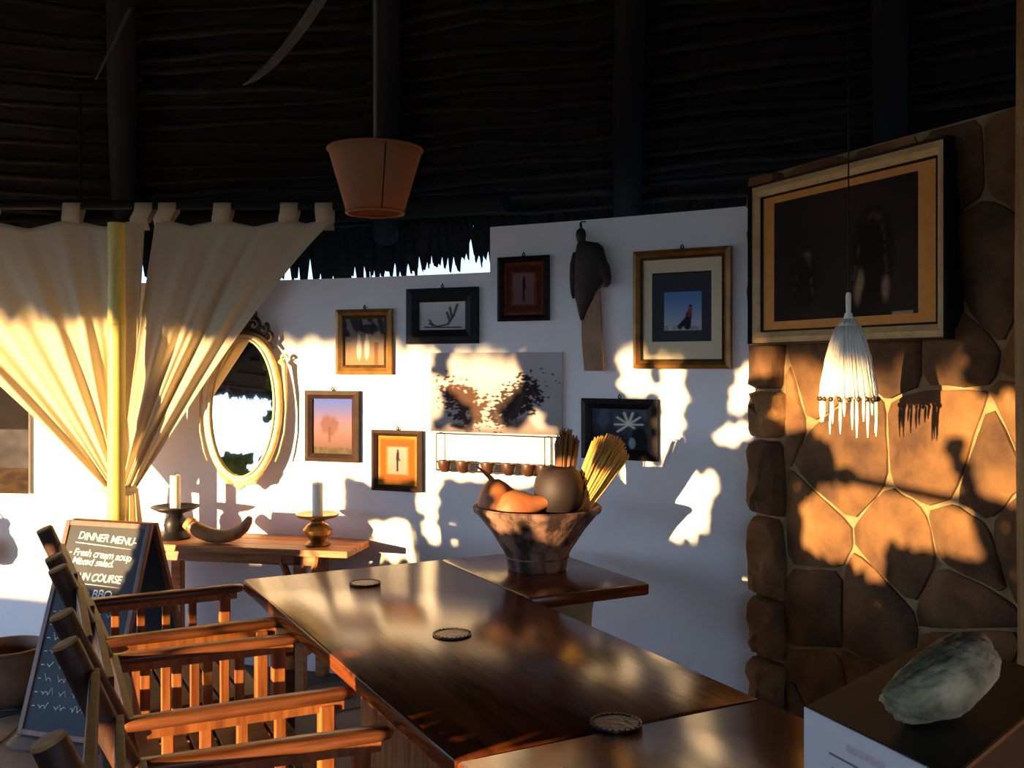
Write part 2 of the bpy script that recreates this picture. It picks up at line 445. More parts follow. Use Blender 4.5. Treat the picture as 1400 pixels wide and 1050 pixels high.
while z < ST_H - .05:
    h = rnd.uniform(.16, .34); h = min(h, ST_H - z)
    poly = [(.0, z), (.1, z - .005), (.185 + rnd.uniform(-.02, .015), z), (.19, z + h * .5), (.18 + rnd.uniform(-.02, .015), z + h), (.0, z + h)]
    mb = stone_piece(poly, .007, .055, to3w, rnd, .02)
    if mb: mb.build('stone', M['stone'], wall_right, smooth=True)
    z += h
# timber post in front of the stone wall, edge of frame
post = empty('timber_post', (1.445, 2.70, 0)); tag(post, 'upright round timber post standing against the stone wall', 'post')
MB().tube([(0, 0, 0), (.006, 0, .8), (-.004, .004, 1.7), (.004, 0, 3.3)], [.066, .062, .06, .058], 14).build('post_shaft', M['post'], post, smooth=True)
MB().lathe([(.072, 0), (.075, .03), (.068, .06)], n=16).build('post_foot', M['floor'], post, smooth=True)

# ------------------------------------------------------------------ floor, ground
floor = MB().box((-1.5, 0, -.05), (6.5, 6.6, .05)).build('floor', M['floor'])
tag(floor, 'grey cement floor with irregular flagstones', 'floor', kind='structure')
ground = MB().box((0, 0, -.2), (90, 90, .09)).build('ground', M['ground'])
tag(ground, 'sandy ground outside the hut', 'ground', kind='structure')
rnd = random.Random(9)
for poly in voronoi(-3.4, 1.0, 1.9, 5.6, .46, .42, 4):
    mb = stone_piece(poly, .012, .010, lambda a, b, h: (a, b, h), rnd, .001)
    if mb:
        cx = sum(p[0] for p in poly) / len(poly); cy = sum(p[1] for p in poly) / len(poly)
        p, t = wall_px(700 + FPX * cx / cy)
        if cy > p.y - .25: continue
        mb.build('flagstone', M['flag'], floor, smooth=True)
# parapet out of view on the sunny side, heights stepped to block low sun
def ql(q, c): return (q * MX + c * LX, q * MY + c * LY)
def parapet(q0, q1, c, h, name, label):
    a, b = ql(q0, c), ql(q1, c); L = math.dist(a, b)
    o = MB().bbox((L / 2, 0, h / 2), (L / 2, .1, h / 2), .02).build(name, M['plaster'])
    o.location = (a[0], a[1], 0); o.rotation_euler = (0, 0, math.atan2(b[1] - a[1], b[0] - a[0]))
    tag(o, label, 'wall', kind='structure')
parapet(-9.0, -5.2, -5.0, .76, 'wall_left', 'low white parapet on the open side of the hut')
parapet(-5.2, -3.75, -5.0, 1.06, 'wall_left', 'higher white parapet section out of view, raised to block low sun')
parapet(-3.75, 3.0, -5.0, .80, 'wall_rear', 'white parapet on the open side of the hut, behind the armchairs')

# ------------------------------------------------------------------ roof
ZA, ZE = 6.9, 2.34
RT = [(-180, 6.4), (-140, 6.6), (-115, 7.2), (-90, 7.5), (-60, 7.1), (-40, 6.6), (-24, 6.3), (-13, 5.85), (0, 5.3), (14, 4.95), (30, 4.85), (60, 5.2), (90, 5.6), (140, 6.1), (180, 6.4)]
def Rv(phi):
    d = math.degrees(phi)
    while d > 180: d -= 360
    while d < -180: d += 360
    for (a, ra), (b, rb) in zip(RT, RT[1:]):
        if a <= d <= b:
            t = (d - a) / (b - a); t = t * t * (3 - 2 * t); return ra + (rb - ra) * t
    return 6
def roof_pt(phi, z, off=0.0):      # off: distance below the thatch
    rr = Rv(phi) * (ZA - z) / (ZA - ZE)
    return Vector((math.sin(phi) * (rr - off * .65), math.cos(phi) * (rr - off * .65), z - off * .75))
mb = MB(); NP = 104; NZ = 14
zs = [ZE + (ZA - ZE) * k / NZ for k in range(NZ + 1)]
v = []; f = []
for k, z in enumerate(zs):
    for i in range(NP):
        ph = 2 * math.pi * i / NP; p = roof_pt(ph, z)
        w = .03 * noise.noise(Vector((p.x * 2, p.y * 2, z * 2))) if k else 0
        v.append((p.x, p.y, p.z + w))
for k in range(NZ + 1):
    for i in range(NP):
        ph = 2 * math.pi * i / NP; p = roof_pt(ph, zs[k]); v.append((p.x * 1.015, p.y * 1.015, p.z + .3))
o2 = NP * (NZ + 1)
for k in range(NZ):
    for i in range(NP):
        a, b = k * NP + i, k * NP + (i + 1) % NP
        f.append((a, b, b + NP, a + NP)); f.append((o2 + a, o2 + a + NP, o2 + b + NP, o2 + b))
for i in range(NP): f.append((i, o2 + i, o2 + (i + 1) % NP, (i + 1) % NP))
mb.add(v, f)
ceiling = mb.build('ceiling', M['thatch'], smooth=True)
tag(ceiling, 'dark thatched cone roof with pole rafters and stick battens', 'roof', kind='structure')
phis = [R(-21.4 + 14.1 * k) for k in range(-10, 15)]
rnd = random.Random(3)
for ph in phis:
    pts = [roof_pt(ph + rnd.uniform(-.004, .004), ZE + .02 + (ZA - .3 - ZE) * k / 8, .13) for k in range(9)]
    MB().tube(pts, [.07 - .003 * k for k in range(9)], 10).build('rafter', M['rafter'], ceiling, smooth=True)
vis = [R(-21.4 + 14.1 * k) for k in range(-2, 6)]
DZ = .07
for j in range(22):
    z = ZE + .06 + DZ * j
    for a, b in zip(vis, vis[1:]):
        dz0, dz1 = rnd.uniform(-.022, .022), rnd.uniform(-.022, .022); ov = rnd.uniform(.0, .02)
        pts = []
        for k in range(6):
            t = k / 5; ph = a - ov + (b - a + 2 * ov) * t
            p = roof_pt(ph, z + dz0 + (dz1 - dz0) * t + rnd.uniform(-.009, .009), .045 + .012 * (j % 2)); pts.append(p)
        r = rnd.uniform(.014, .024)
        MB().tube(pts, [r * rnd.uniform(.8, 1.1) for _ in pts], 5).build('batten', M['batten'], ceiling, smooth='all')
mb = MB()
for j in range(12):
    z = ZE + .1 + .16 * j
    for k in range(70):
        a = vis[-1] + (2 * math.pi - (vis[-1] - vis[0])) * k / 70; b = vis[-1] + (2 * math.pi - (vis[-1] - vis[0])) * (k + 1) / 70
        mb.tube([roof_pt(a, z, .05), roof_pt(b, z, .05)], .02, 4, False)
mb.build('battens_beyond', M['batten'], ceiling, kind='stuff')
# hanging fringe of thatch at the eave
mb = MB(); ph = -math.pi; rnd = random.Random(21)
while ph < math.pi:
    d = math.degrees(ph); rr = Rv(ph)
    back = max(0, 1 - abs(d + 9) / 30)
    for L in range(3):
        p = ph + rnd.uniform(-.004, .004); r0 = rr + rnd.uniform(-.10, .10)
        zb = 2.25 + rnd.uniform(-.035, .03) - .15 * min(1, back * 2) + .10 * noise.noise(Vector((d * .42, L * .3, 0)))
        if -3.0 < d < 0.5: zb += .05
        if -30 < d < -7.5: zb -= .03
        if -30 < d < 6: zb -= .025
        w = rnd.uniform(.012, .05) / rr; tw = rnd.uniform(-.006, .006)
        zt = ZE + .10
        q = lambda a, r, z: (math.sin(a) * r, math.cos(a) * r, z)
        mb.add([q(p - w, r0, zt), q(p + w, r0 + .02, zt), q(p + w * .7 + tw, r0, (zb + zt) / 2 - .04), q(p + tw * 1.5 + w * .15, r0, zb), q(p + tw * 1.5 - w * .2, r0, zb + .01), q(p - w * .7 + tw, r0, (zb + zt) / 2 - .04)],
               [(0, 1, 2, 5), (5, 2, 3, 4)])
    ph += .03 / rr
mb.build('thatch_fringe', M['thatch'], ceiling, kind='stuff', fix=False)
# wall plate beam over the back wall and curtain rail
pts = []
for x in range(-260, 680, 40):
    p, t = wall_px(x); n = Vector((t.y, -t.x)); pts.append((p.x - n.x * .25, p.y - n.y * .25, 2.36))
o = MB().tube(pts, .05, 10).build('trim_1', M['rafter'], smooth=True)
tag(o, 'dark round wall plate pole under the thatch behind the low wall', 'beam', kind='structure')

# ------------------------------------------------------------------ tables
TA = R(27.7); TC, TS = math.cos(TA), math.sin(TA)
def ts(t, s, z=0.0): return Vector((t * TC - s * TS, t * TS + s * TC, z))
TH = .75; TT = .046
def table(name, label, t0, t1, s0, s1, m, legs=True, apron=True):
    w, l = t1 - t0, s1 - s0
    e = empty(name, ts((t0 + t1) / 2, (s0 + s1) / 2), TA); tag(e, label, 'table')
    MB().bbox((0, 0, TH - TT / 2), (w / 2, l / 2, TT / 2), .009).build('tabletop', m, e, smooth=True)
    if apron:
        for sx in (-1, 1):
            MB().box((sx * (w / 2 - .12), 0, TH - TT - .05), (.011, l / 2 - .12, .05)).build('apron', M['table'], e)
        for sy in (-1, 1):
            MB().box((0, sy * (l / 2 - .12), TH - TT - .05), (w / 2 - .12, .011, .05)).build('apron', M['tablex'], e)
    if legs:
        for sx in (-1, 1):
            for sy in (-1, 1):
                MB().bbox((sx * (w / 2 - .12), sy * (l / 2 - .12), (TH - TT) / 2), (.036, .036, (TH - TT) / 2), .006).build('leg', M['darkwood'], e, smooth=True)
    if apron:  # panel under the table, boarded solid to stop low sun reaching the wall
        npl = max(2, round((l - .3) / .16)); pw = (l - .28) / npl
        for i in range(npl):
            MB().box((.02, -(l - .28) / 2 + pw * (i + .5), .36), (.010, pw / 2 - .002, .30)).build('panel_board', M['chair'], e)
    return e
T0, T1 = .828, 1.633
table('dining_table', 'long glossy reddish-brown wooden dining table with three black coasters', T0, T1, 1.826, 3.745, M['table'])
table('dining_table', 'second glossy brown table pushed end to end, carrying the black box', T0, T1, .62, 1.822, M['table'])
e = table('side_table', 'small glossy brown side table under the flared wooden pot', T1 + .002, 2.14, 2.985, 3.745, M['tablex'], legs=False, apron=False)
MB().lathe([(.17, 0), (.16, .03), (.135, .10), (.125, .45), (.135, .62), (.15, .69), (.15, .71)], (.035, -.08, 0), 28).build('pedestal', mat('sand_plaster', rgb(170, 142, 96), rgb(190, 162, 114), 0.9, 8, bump=0.3), e, smooth=True)
for (x, y, lab) in ((499, 798, 'round black coaster at the table end nearest the wooden console'), (618, 868, 'round black coaster in the middle of the long table'), (842, 990, 'round black coaster on the seam side near the black box')):
    d = FPX * .80 / (y - HZ); p = P(x, y, d)
    c = empty('coaster', (p.x, p.y, TH), .3); tag(c, lab, 'coaster', 'coasters on the table')
    MB().lathe([(.056, 0), (.058, .002), (.058, .006), (.05, .0062), (.049, .0045), (.0, .0045)], n=30).build('coaster_disc', M['coaster'], c, smooth=True)
    mb = MB()
    for k in range(24):
        a = 2 * math.pi * k / 24
        mb.ellipsoid((.053 * math.cos(a), .053 * math.sin(a), .006), (.0035, .0035, .002), 8, 5)
    mb.build('beaded_rim', M['coaster'], c, smooth='all')

# ------------------------------------------------------------------ chairs
def make_chair():
    e = empty('armchair')
    W = .29
    for s in (-1, 1):
        y = s * W
        po = MB().tube([(-.20, y, 0), (-.23, y, .25), (-.255, y, .45), (-.295, y, .66), (-.36, y, .80), (-.425, y, .952)], [.026, .028, .029, .028, .029, .0285], 12).build('rear_post', M['bark'], e, smooth=True)
        MB().tube([(-.4255, y, .9515), (-.428, y, .9575)], [.0285, .026], 12).build('end_cut', M['endgrain'], po, smooth=True)
        # arm: rounded flat pole
        n = 12; mb = MB(); v = []
        prof = [(-.315, .75), (-.28, .95), (-.1, 1.0), (.1, 1.0), (.24, .95), (.268, .8), (.28, .4)]
        for (x, k) in prof:
            for q in range(n):
                a = 2 * math.pi * q / n; ca, sa = math.cos(a), math.sin(a)
                v.append((x, y + .030 * k * math.copysign(abs(ca) ** .6, ca), .672 + .016 * k * math.copysign(abs(sa) ** .6, sa)))
        f = []
        for i in range(len(prof) - 1):
            for q in range(n): f.append((i * n + q, i * n + (q + 1) % n, (i + 1) * n + (q + 1) % n, (i + 1) * n + q))
        f.append(tuple(range(n))); f.append(tuple((len(prof) - 1) * n + q for q in range(n)))
        mb.add(v, f); mb.build('arm', M['chairx'], e, smooth='all')
        MB().box((-.02, y, .646), (.27, .013, .012)).build('arm_rail', M['chair'], e)
        for x in (-.19, -.10, -.01, .085):
            MB().bbox((x, y, .52), (.0145, .010, .125), .003).build('spindle', M['chair'], e)
        MB().bbox((.205, y, .325), (.020, .020, .325), .004).build('front_leg', M['chair'], e)
        MB().bbox((-.03, y, .395), (.235, .012, .025), .003).build('side_rail', M['chair'], e)
        MB().tube([(-.22, y, .15), (.205, y, .15)], .013, 8).build('stretcher', M['bark'], e, smooth=True)
        MB().ellipsoid((-.305, y + s * .03, .655), (.009, .006, .009), 8, 6).build('peg', M['endgrain'], e, smooth='all')
    MB().bbox((.205, 0, .385), (.013, W, .028), .003).build('front_rail', M['chair'], e)
    MB().bbox((-.245, 0, .385), (.012, W, .026), .003).build('back_rail', M['chair'], e)
    for k in range(6):
        MB().bbox((-.19 + k * .076, 0, .425), (.033, W - .015, .009), .003).build('seat_slat', M['darkwood'], e)
    for k in range(4):
        zz = .55 + k * .105; x = -.275 - max(0, zz - .66) * .46
        MB().bbox((x, 0, zz), (.010, W, .032), .003).build('back_slat', M['darkwood'], e)
    MB().tube([(0 - .02, -W, .15), (-.02, W, .15)], .013, 8).build('stretcher', M['bark'], e, smooth=True)
    return e
ch = make_chair()
spots = [(-.912, 3.605, 28, 'wooden pole armchair facing the table, the one nearest the chalkboard'),
         (-.545, 2.885, 25.5, 'middle wooden pole armchair, between two others along the table'),
         (-.175, 2.07, 22, 'wooden pole armchair farthest from the chalkboard, at the table seam')]
for i, (fx, fy, a, lab) in enumerate(spots):
    c = ch if i == 0 else dup(ch)
    c.name = 'armchair'
    ca, sa = math.cos(R(a)), math.sin(R(a))
    c.location = (fx - .28 * ca, fy - .28 * sa, .012); c.rotation_euler = (0, 0, R(a))
    tag(c, lab, 'chair', 'armchairs along the table')

# ------------------------------------------------------------------ pot and its contents
PC = Vector((.10, 3.90, TH))
pot = empty('wooden_pot', PC); tag(pot, 'flared carved wooden pot on the side table, holding gourds and brushes', 'pot')
rr = random.Random(2)
jit = lambda a, z: .02 * noise.noise(Vector((math.cos(a) * 1.5, math.sin(a) * 1.5, z * 6)))
MB().lathe([(.112, 0), (.118, .01), (.121, .045), (.135, .075), (.19, .16), (.235, .215), (.252, .228), (.256, .243), (.247, .25), (.225, .243), (.195, .205), (.15, .15), (.10, .12), (0, .115)], n=44, jit=jit).build('pot_body', M['pot'], pot, smooth=True)
MB().tube([(math.cos(a) * .123, math.sin(a) * .123, .05) for a in [2 * math.pi * k / 40 for k in range(41)]], .004, 6, False).build('carved_band', M['pot'], pot, smooth='all')
PZ = PC.z
def gourd(name, label, prof, loc, rot, m, stem=None, stemr=.008):
    e = empty(name, loc); e.rotation_euler = rot; tag(e, label, 'gourd', 'gourds in the pot')
    MB().lathe(prof, n=26, jit=lambda a, z: .02 * math.sin(3 * a + z * 8)).build('gourd_body', m, e, smooth=True)
    if stem: MB().tube(stem, [stemr * (1.25 - .9 * k / (len(stem) - 1)) for k in range(len(stem))], 8).build('stem', M['gourd_d'] if m is M['gourd_d'] else m, e, smooth=True)
    return e
gourd('calabash', 'orange calabash gourd with a long curved stem at the pot rim', [(0, -.07), (.04, -.062), (.072, -.03), (.08, .005), (.072, .045), (.05, .075), (.025, .098), (0, .102)],
      PC + Vector((-.155, -.03, .255)), (R(8), R(-10), 0), M['gourd_o'], [(0, 0, .09), (-.012, 0, .115), (-.032, 0, .14), (-.052, 0, .165)], .010)
gourd('calabash', 'tan pear-shaped calabash lying on its side in the pot', [(0, -.075), (.04, -.068), (.066, -.035), (.07, 0), (.058, .04), (.038, .075), (.024, .115), (.014, .16), (0, .165)],
      PC + Vector((-.085, -.09, .25)), (R(15), R(76), R(6)), M['gourd_o'])
gourd('calabash', 'large dark round gourd with a cut opening, in the middle of the pot', [(0, -.10), (.055, -.088), (.09, -.05), (.102, 0), (.098, .045), (.075, .082), (.045, .095), (.04, .085), (0, .075)],
      PC + Vector((.085, -.05, .31)), (R(-4), R(4), 0), M['gourd_d'])
def broom(label, base, tip, r0, r1, m, seed, n=150):
    e = empty('straw_brush', base); tag(e, label, 'brush', 'straw brushes in the pot')
    d = Vector(tip) - Vector(base); q = d.to_track_quat('Z', 'Y'); L = d.length; rnd = random.Random(seed)
    mb = MB(); core = MB()
    for k in range(n):
        a = rnd.uniform(0, 6.283); rr_ = math.sqrt(rnd.random())
        LL = L * (1 - .13 * rr_ ** 2) * rnd.uniform(.93, 1.0)
        p0 = q @ Vector((r0 * rr_ * math.cos(a), r0 * rr_ * math.sin(a), 0))
        p1 = q @ Vector((r1 * .75 * rr_ * math.cos(a), r1 * .75 * rr_ * math.sin(a), LL * .6))
        p2 = q @ Vector((r1 * rr_ * math.cos(a) * 1.02, r1 * rr_ * math.sin(a) * 1.02, LL))
        mb.tube([p0, p1, p2], [.003, .004, .0025], 4)
    mb.build('bristles', m, e, smooth='all', kind='stuff', fix=False)
    mb = MB(); mb.tube([q @ Vector((0, 0, L * .0)), q @ Vector((0, 0, L * .1)), q @ Vector((0, 0, L * .16))], [r0 * 1.05, r0 * 1.12, r0 * 1.25], 14)
    mb.build('binding', M['straw_d'], e, smooth=True)
broom('golden straw brush fanned wide, leaning out of the pot', (PC.x + .12, PC.y - .01, PZ + .16), (PC.x + .315, PC.y - .06, PZ + .53), .020, .078, M['straw'], 1, 230)
broom('short brown straw brush behind the dark gourd', (PC.x + .10, PC.y + .09, PZ + .15), (PC.x + .125, PC.y + .10, PZ + .55), .030, .052, M['straw_d'], 4, 150)

# ------------------------------------------------------------------ black box, paper, stone
HB = .50
BA, BB_, BC = P(1103, 965, FPX * HB / 465), P(1300, 1062, FPX * HB / 562), P(1278, 872, FPX * HB / 372)
BD = BB_ + (BC - BA) * 1.02
ZB = CZ - HB
quad = [(BA.x, BA.y), (BB_.x, BB_.y), (BD.x, BD.y), (BC.x, BC.y)]
b0 = Vector((BA.x, BA.y, TH))
box = empty('display_box', b0); tag(box, 'black slanted display box standing on the second table', 'box')
qq = [(p[0] - b0.x, p[1] - b0.y) for p in quad]
mb = MB(); mb.prism(qq, 0, ZB - TH - .012); mb.build('box_body', M['box'], box)
mb = MB(); mb.prism(qq, ZB - TH - .012, ZB - TH); mb.build('box_lid', M['box'], box)
dv = (Vector(qq[2]) - Vector(qq[1])).normalized(); nv = Vector((dv.y, -dv.x))
a_, b_ = Vector(qq[1]), Vector(qq[2])
MB().prism([tuple(a_), tuple(a_ + nv * .004), tuple(b_ + nv * .004), tuple(b_)], ZB - TH - .006, ZB - TH + .0005).build('lit_edge_strip', M['edge'], box)  # brown colour stands in for light catching the box edge
ab = (BB_ - BA); L = math.hypot(ab.x, ab.y) * .93
pap = empty('menu_sheet', (BA.x, BA.y, TH), math.atan2(ab.y, ab.x)); tag(pap, 'white printed sheet fixed to the side of the black box', 'paper')
mb = MB(); mb.box((L / 2, -.0035, (ZB - TH) / 2), (L / 2, .0015, (ZB - TH) / 2 - .0005)); mb.build('sheet', mat('white_paper', rgb(228, 230, 232), None, 0.8), pap)
def sheet(u, v):
    c = (232, 234, 236); yy = 1 - v
    if .36 < u < .66 and .07 < yy < .10 : c = mix(c, (190, 150, 146), .35 + .3 * nz(u * 9, v * 9, 5))
    if .22 < u < .98 and abs(yy - .155) < .006: c = (60, 60, 66)
    for k in range(16):
        y0 = .22 + k * .045
        if .24 < u < .9 - .2 * (k % 3 == 2) and abs(yy - y0) < .008 and nz(u * 14, k, 5) > -.2: c = mix(c, (120, 120, 126), .6)
    return c
pr = painted('print', L - .004, ZB - TH - .004, sheet, pap, -.0056, 90, 110, (ZB - TH) / 2); pr.location = (L / 2, 0, 0)
# pitted stone
st = empty('pitted_stone', (.632, 1.435, ZB)); tag(st, 'pitted grey kidney-shaped stone resting on the black box', 'stone')
def kid(p):
    q = Vector(p)
    k = 1 + .10 * noise.noise(q * 1.6 + Vector((3, 1, 0))) + .045 * noise.noise(q * 4.5) + .03 * noise.noise(q * 9) + .022 * noise.noise(q * 20)
    q = q * k; q.y += .42 * q.x * q.x - .12
    q.z *= (1 - .12 * q.x); return q
bm_ = MB(); bm_.ellipsoid((0, 0, .05), (.142, .050, .044), 90, 60, fn=kid, m=Matrix.Rotation(R(-9), 3, 'Y'))
so = bm_.build('stone_body', M['coral'], st, smooth='all'); st.rotation_euler = (0, 0, R(42))
mz = min(v.co.z for v in so.data.vertices); so.location.z = -mz - .002
# ------------------------------------------------------------------ wall-hung things
def hang(px, py, off=0.0):
    p, t = wall_px(px); n = Vector((t.y, -t.x))
    if n.y > 0: n = -n
    return Vector((p.x + n.x * off, p.y + n.y * off, CZ - (py - HZ) / FPX * p.y)), math.atan2(t.y, t.x), p.y
def span(x0, x1):
    a, b = wall_px(x0)[0], wall_px(x1)[0]; return (b - a).length
def ring(mb, w, h, iw, ih, y0, y1, bev=0.0):
    # mitred rectangular moulding from outer (w,h) to inner (iw,ih); room side is -y
    def rect(a, b, y): return [(-a / 2, y, -b / 2), (a / 2, y, -b / 2), (a / 2, y, b / 2), (-a / 2, y, b / 2)]
    mw, mh = (w + iw) / 2, (h + ih) / 2
    rs = [rect(w, h, y0), rect(w, h, y1 * .8), rect(mw, mh, y1), rect(iw, ih, y1 * .55), rect(iw, ih, y0)]
    b = len(mb.v)
    for r in rs: mb.v += r
    for i in range(len(rs)):
        j = (i + 1) % len(rs)
        for k in range(4): mb.f.append((b + i * 4 + k, b + i * 4 + (k + 1) % 4, b + j * 4 + (k + 1) % 4, b + j * 4 + k))
def framed(label, x0, x1, y0, y1, fw, mats, art, mats2=(), depth=.028, hook=True, place=None, group=None, res=56, tilt=0.0, gain=1.0):
    cx, cy = (x0 + x1) / 2, (y0 + y1) / 2
    if place: loc, rz, w, h, d = place
    else:
        loc, rz, d = hang(cx, cy, .004); w = span(x0, x1); h = (y1 - y0) / FPX * d
    k = d / FPX
    e = empty('framed_picture', loc, rz); e.rotation_euler = (0, tilt, rz); tag(e, label, 'picture', group)
    fws = fw if hasattr(fw, '__len__') else [fw]
    a, b = w, h
    for i, f_ in enumerate(fws):
        mb = MB(); ring(mb, a, b, a - 2 * f_ * k, b - 2 * f_ * k, 0, -depth * (1 - .25 * i)); a -= 2 * f_ * k; b -= 2 * f_ * k
        mb.build('frame' if i == 0 else 'inner_frame', mats[i], e)
    lay = -.008
    MB().box((0, -.004, 0), (a / 2 + .002, .003, b / 2 + .002)).build('backing', M['brown_frame'], e)
    for (m, ml, mr, mt, mbm) in mats2:
        # mat board with window
        mb = MB(); L_, R_, T_, B_ = -a / 2, a / 2, b / 2, -b / 2
        l2, r2, t2, b2 = L_ + ml * k, R_ - mr * k, T_ - mt * k, B_ + mbm * k
        for (xa, xb, za, zb) in ((L_, l2, B_, T_), (r2, R_, B_, T_), (l2, r2, t2, T_), (l2, r2, B_, b2)):
            mb.box(((xa + xb) / 2, lay - .001, (za + zb) / 2), ((xb - xa) / 2, .001, (zb - za) / 2))
        mb.build('mat_board', m, e)
        ox, oz = (l2 + r2) / 2, (t2 + b2) / 2
        a, b = r2 - l2, t2 - b2; lay += .0015
    else:
        pass
    if not mats2: ox = oz = 0.0
    pr = painted('print', a, b, art, e, -.0078, res, res, gain=gain); pr.location = (ox, 0, oz)
    if hook:
        MB().tube([(0, -.004, h / 2 - .004), (.006, -.008, h / 2 + .008), (0, -.008, h / 2 + .02), (-.006, -.008, h / 2 + .008), (0, -.004, h / 2 - .004)], .0032, 6).build('hook', M['wire'], e, smooth='all')
    return e
def art_figs(u, v):
    c = mix((200, 150, 100), (170, 160, 150), v * 1.6)
    if v > .62: c = mix(c, (80, 74, 72), soft(-nz(u, v, 7, 1), -.05, .3))
    c = mix(c, (52, 48, 48), soft(ell(u, v, .62, .78, .25, .10), 1, .25) * .8)
    for x in (.36, .56): c = mix(c, (250, 240, 225), soft(ell(u, v, x, .36, .065, .24), 1, .3)); c = mix(c, (250, 240, 225), soft(ell(u, v, x, .62, .035, .05), 1, .3))
    c = mix(c, (110, 62, 34), soft(abs(u - .8), .05, .05) * (.5 if v < .5 else 0))
    return c
def art_branch(u, v):
    c = mix((178, 174, 170), (205, 201, 196), v)
    for s in ((.22, .22, .4, .12), (.4, .12, .62, .2), (.62, .2, .74, .5), (.74, .5, .82, .9), (.66, .3, .60, .62), (.70, .45, .66, .8), (.3, .16, .22, .35), (.12, .1, .9, .08)):
        c = mix(c, (58, 52, 50), soft(seg(u, v, *s), .022, .03))
    return c
def art_standing(bgc, fig):
    def f(u, v):
        c = mix(bgc[0], bgc[1], v)
        for s, r in (((.5, .15, .5, .55), .05), ((.5, .55, .52, .75), .07), ((.52, .84, .52, .86), .045), ((.5, .7, .62, .5), .025)):
            c = mix(c, fig, soft(seg(u, v, *s), r, .04))
        return c
    return f
def art_walker(u, v):
    c = mix((172, 178, 186), (92, 128, 176), (v - .1) * 1.3)
    if v < .13: c = mix((186, 180, 172), (150, 140, 130), .5 + nz(u, v, 8))
    c = mix(c, (44, 36, 46), soft(seg(u, v, .62, .12, .66, .42), .075 + .05 * (.4 - v), .04))
    c = mix(c, (40, 34, 40), soft(seg(u, v, .42, .10, .62, .3), .06, .04))
    c = mix(c, (140, 52, 62), soft(seg(u, v, .66, .40, .70, .54), .055, .04))
    c = mix(c, (40, 30, 32), soft(ell(u, v, .70, .63, .04, .035), 1, .3)); return c
def art_palm(u, v):
    c = mix((34, 34, 38), (60, 66, 74), v)
    if v > .25: c = mix(c, (96, 106, 118), .5 * soft(-nz(u, v * .5, 7, 3), 0, .4))
    for k in range(8):
        a = R(-35 + k * 36)
        c = mix(c, (226, 216, 196), soft(seg(u, v, .66, .62, .66 + .24 * math.cos(a), .62 + .30 * math.sin(a)), .022, .03))
    c = mix(c, (28, 26, 28), soft(ell(u, v, .84, .3, .13, .26), 1, .3)); c = mix(c, (136, 148, 160), soft(ell(u, v, .72, .16, .06, .14), 1, .4))
    return c
def art_pastel(u, v):
    c = mix((140, 112, 96), (205, 150, 150), v * 2.2) if v < .45 else mix((205, 150, 150), (110, 140, 250), (v - .45) * 1.9)
    c = mix(c, (150, 104, 96), .75 * soft(ell(u, v, .42, .50, .22, .18) + .3 * nz(u, v, 10, 4), 1, .5)); c = mix(c, (120, 86, 78), .5 * soft(abs(u - .42), .03, .04) * (1 if .2 < v < .5 else 0))
    if v < .12: c = mix(c, (110, 102, 70), .6 + nz(u, v, 12))
    return c
def art_orange(u, v):
    c = mix((226, 150, 46), (222, 170, 62), .5 + nz(u, v, 5))
    c = mix(c, (190, 104, 36), soft(abs(max(abs(u - .5) / .36, abs(v - .5) / .36) - 1), .22, .15))
    if abs(u - .5) < .25 and abs(v - .5) < .28: c = art_standing(((214, 168, 150), (226, 190, 176)), (52, 40, 38))((u - .25) / .5, (v - .22) / .56)
    return c
def art_darkred(u, v):
    c = mix((120, 62, 30), (96, 44, 26), .5 + nz(u, v, 6))
    c = mix(c, (74, 30, 20), soft(abs(max(abs(u - .5) / .38, abs(v - .5) / .38) - 1), .16, .12))
    if abs(u - .5) < .26 and abs(v - .5) < .3: c = art_standing(((104, 74, 72), (116, 88, 88)), (34, 26, 30))((u - .24) / .52, (v - .2) / .6)
    return c
framed('gold-framed picture with two white figures, beside the oval mirror', 462, 538, 423, 512, [9, 4], [M['gold'], M['gilt_dark']], art_figs, gain=.45)
framed('wide black-framed picture of a bare dark branch on pale ground', 558, 655, 394, 470, 19, [M['black_frame']], art_branch)
framed('small dark-framed picture with brown-red border and standing figure', 683, 752, 351, 439, 8, [M['black_frame']], art_darkred)
framed('gold-framed picture of a walker under blue sky with cream mount', 868, 1000, 341, 504, [10, 3], [M['gold'], M['gilt_dark']], art_walker,
       [(M['cream'], 13, 15, 18, 24), (M['grey_mat'], 17, 15, 24, 18)], depth=.035)
framed('dark-framed picture of a pale palm, partly behind the golden brush', 797, 900, 545, 628, 14, [M['black_frame']], art_palm)
framed('brown-framed pastel landscape with a pink and blue sky', 420, 493, 534, 631, 11, [M['brown_frame']], art_pastel, gain=.36)
framed('brown-framed picture with orange border and a dark standing figure', 511, 579, 588, 671, 8, [M['brown_frame']], art_orange, gain=.42)
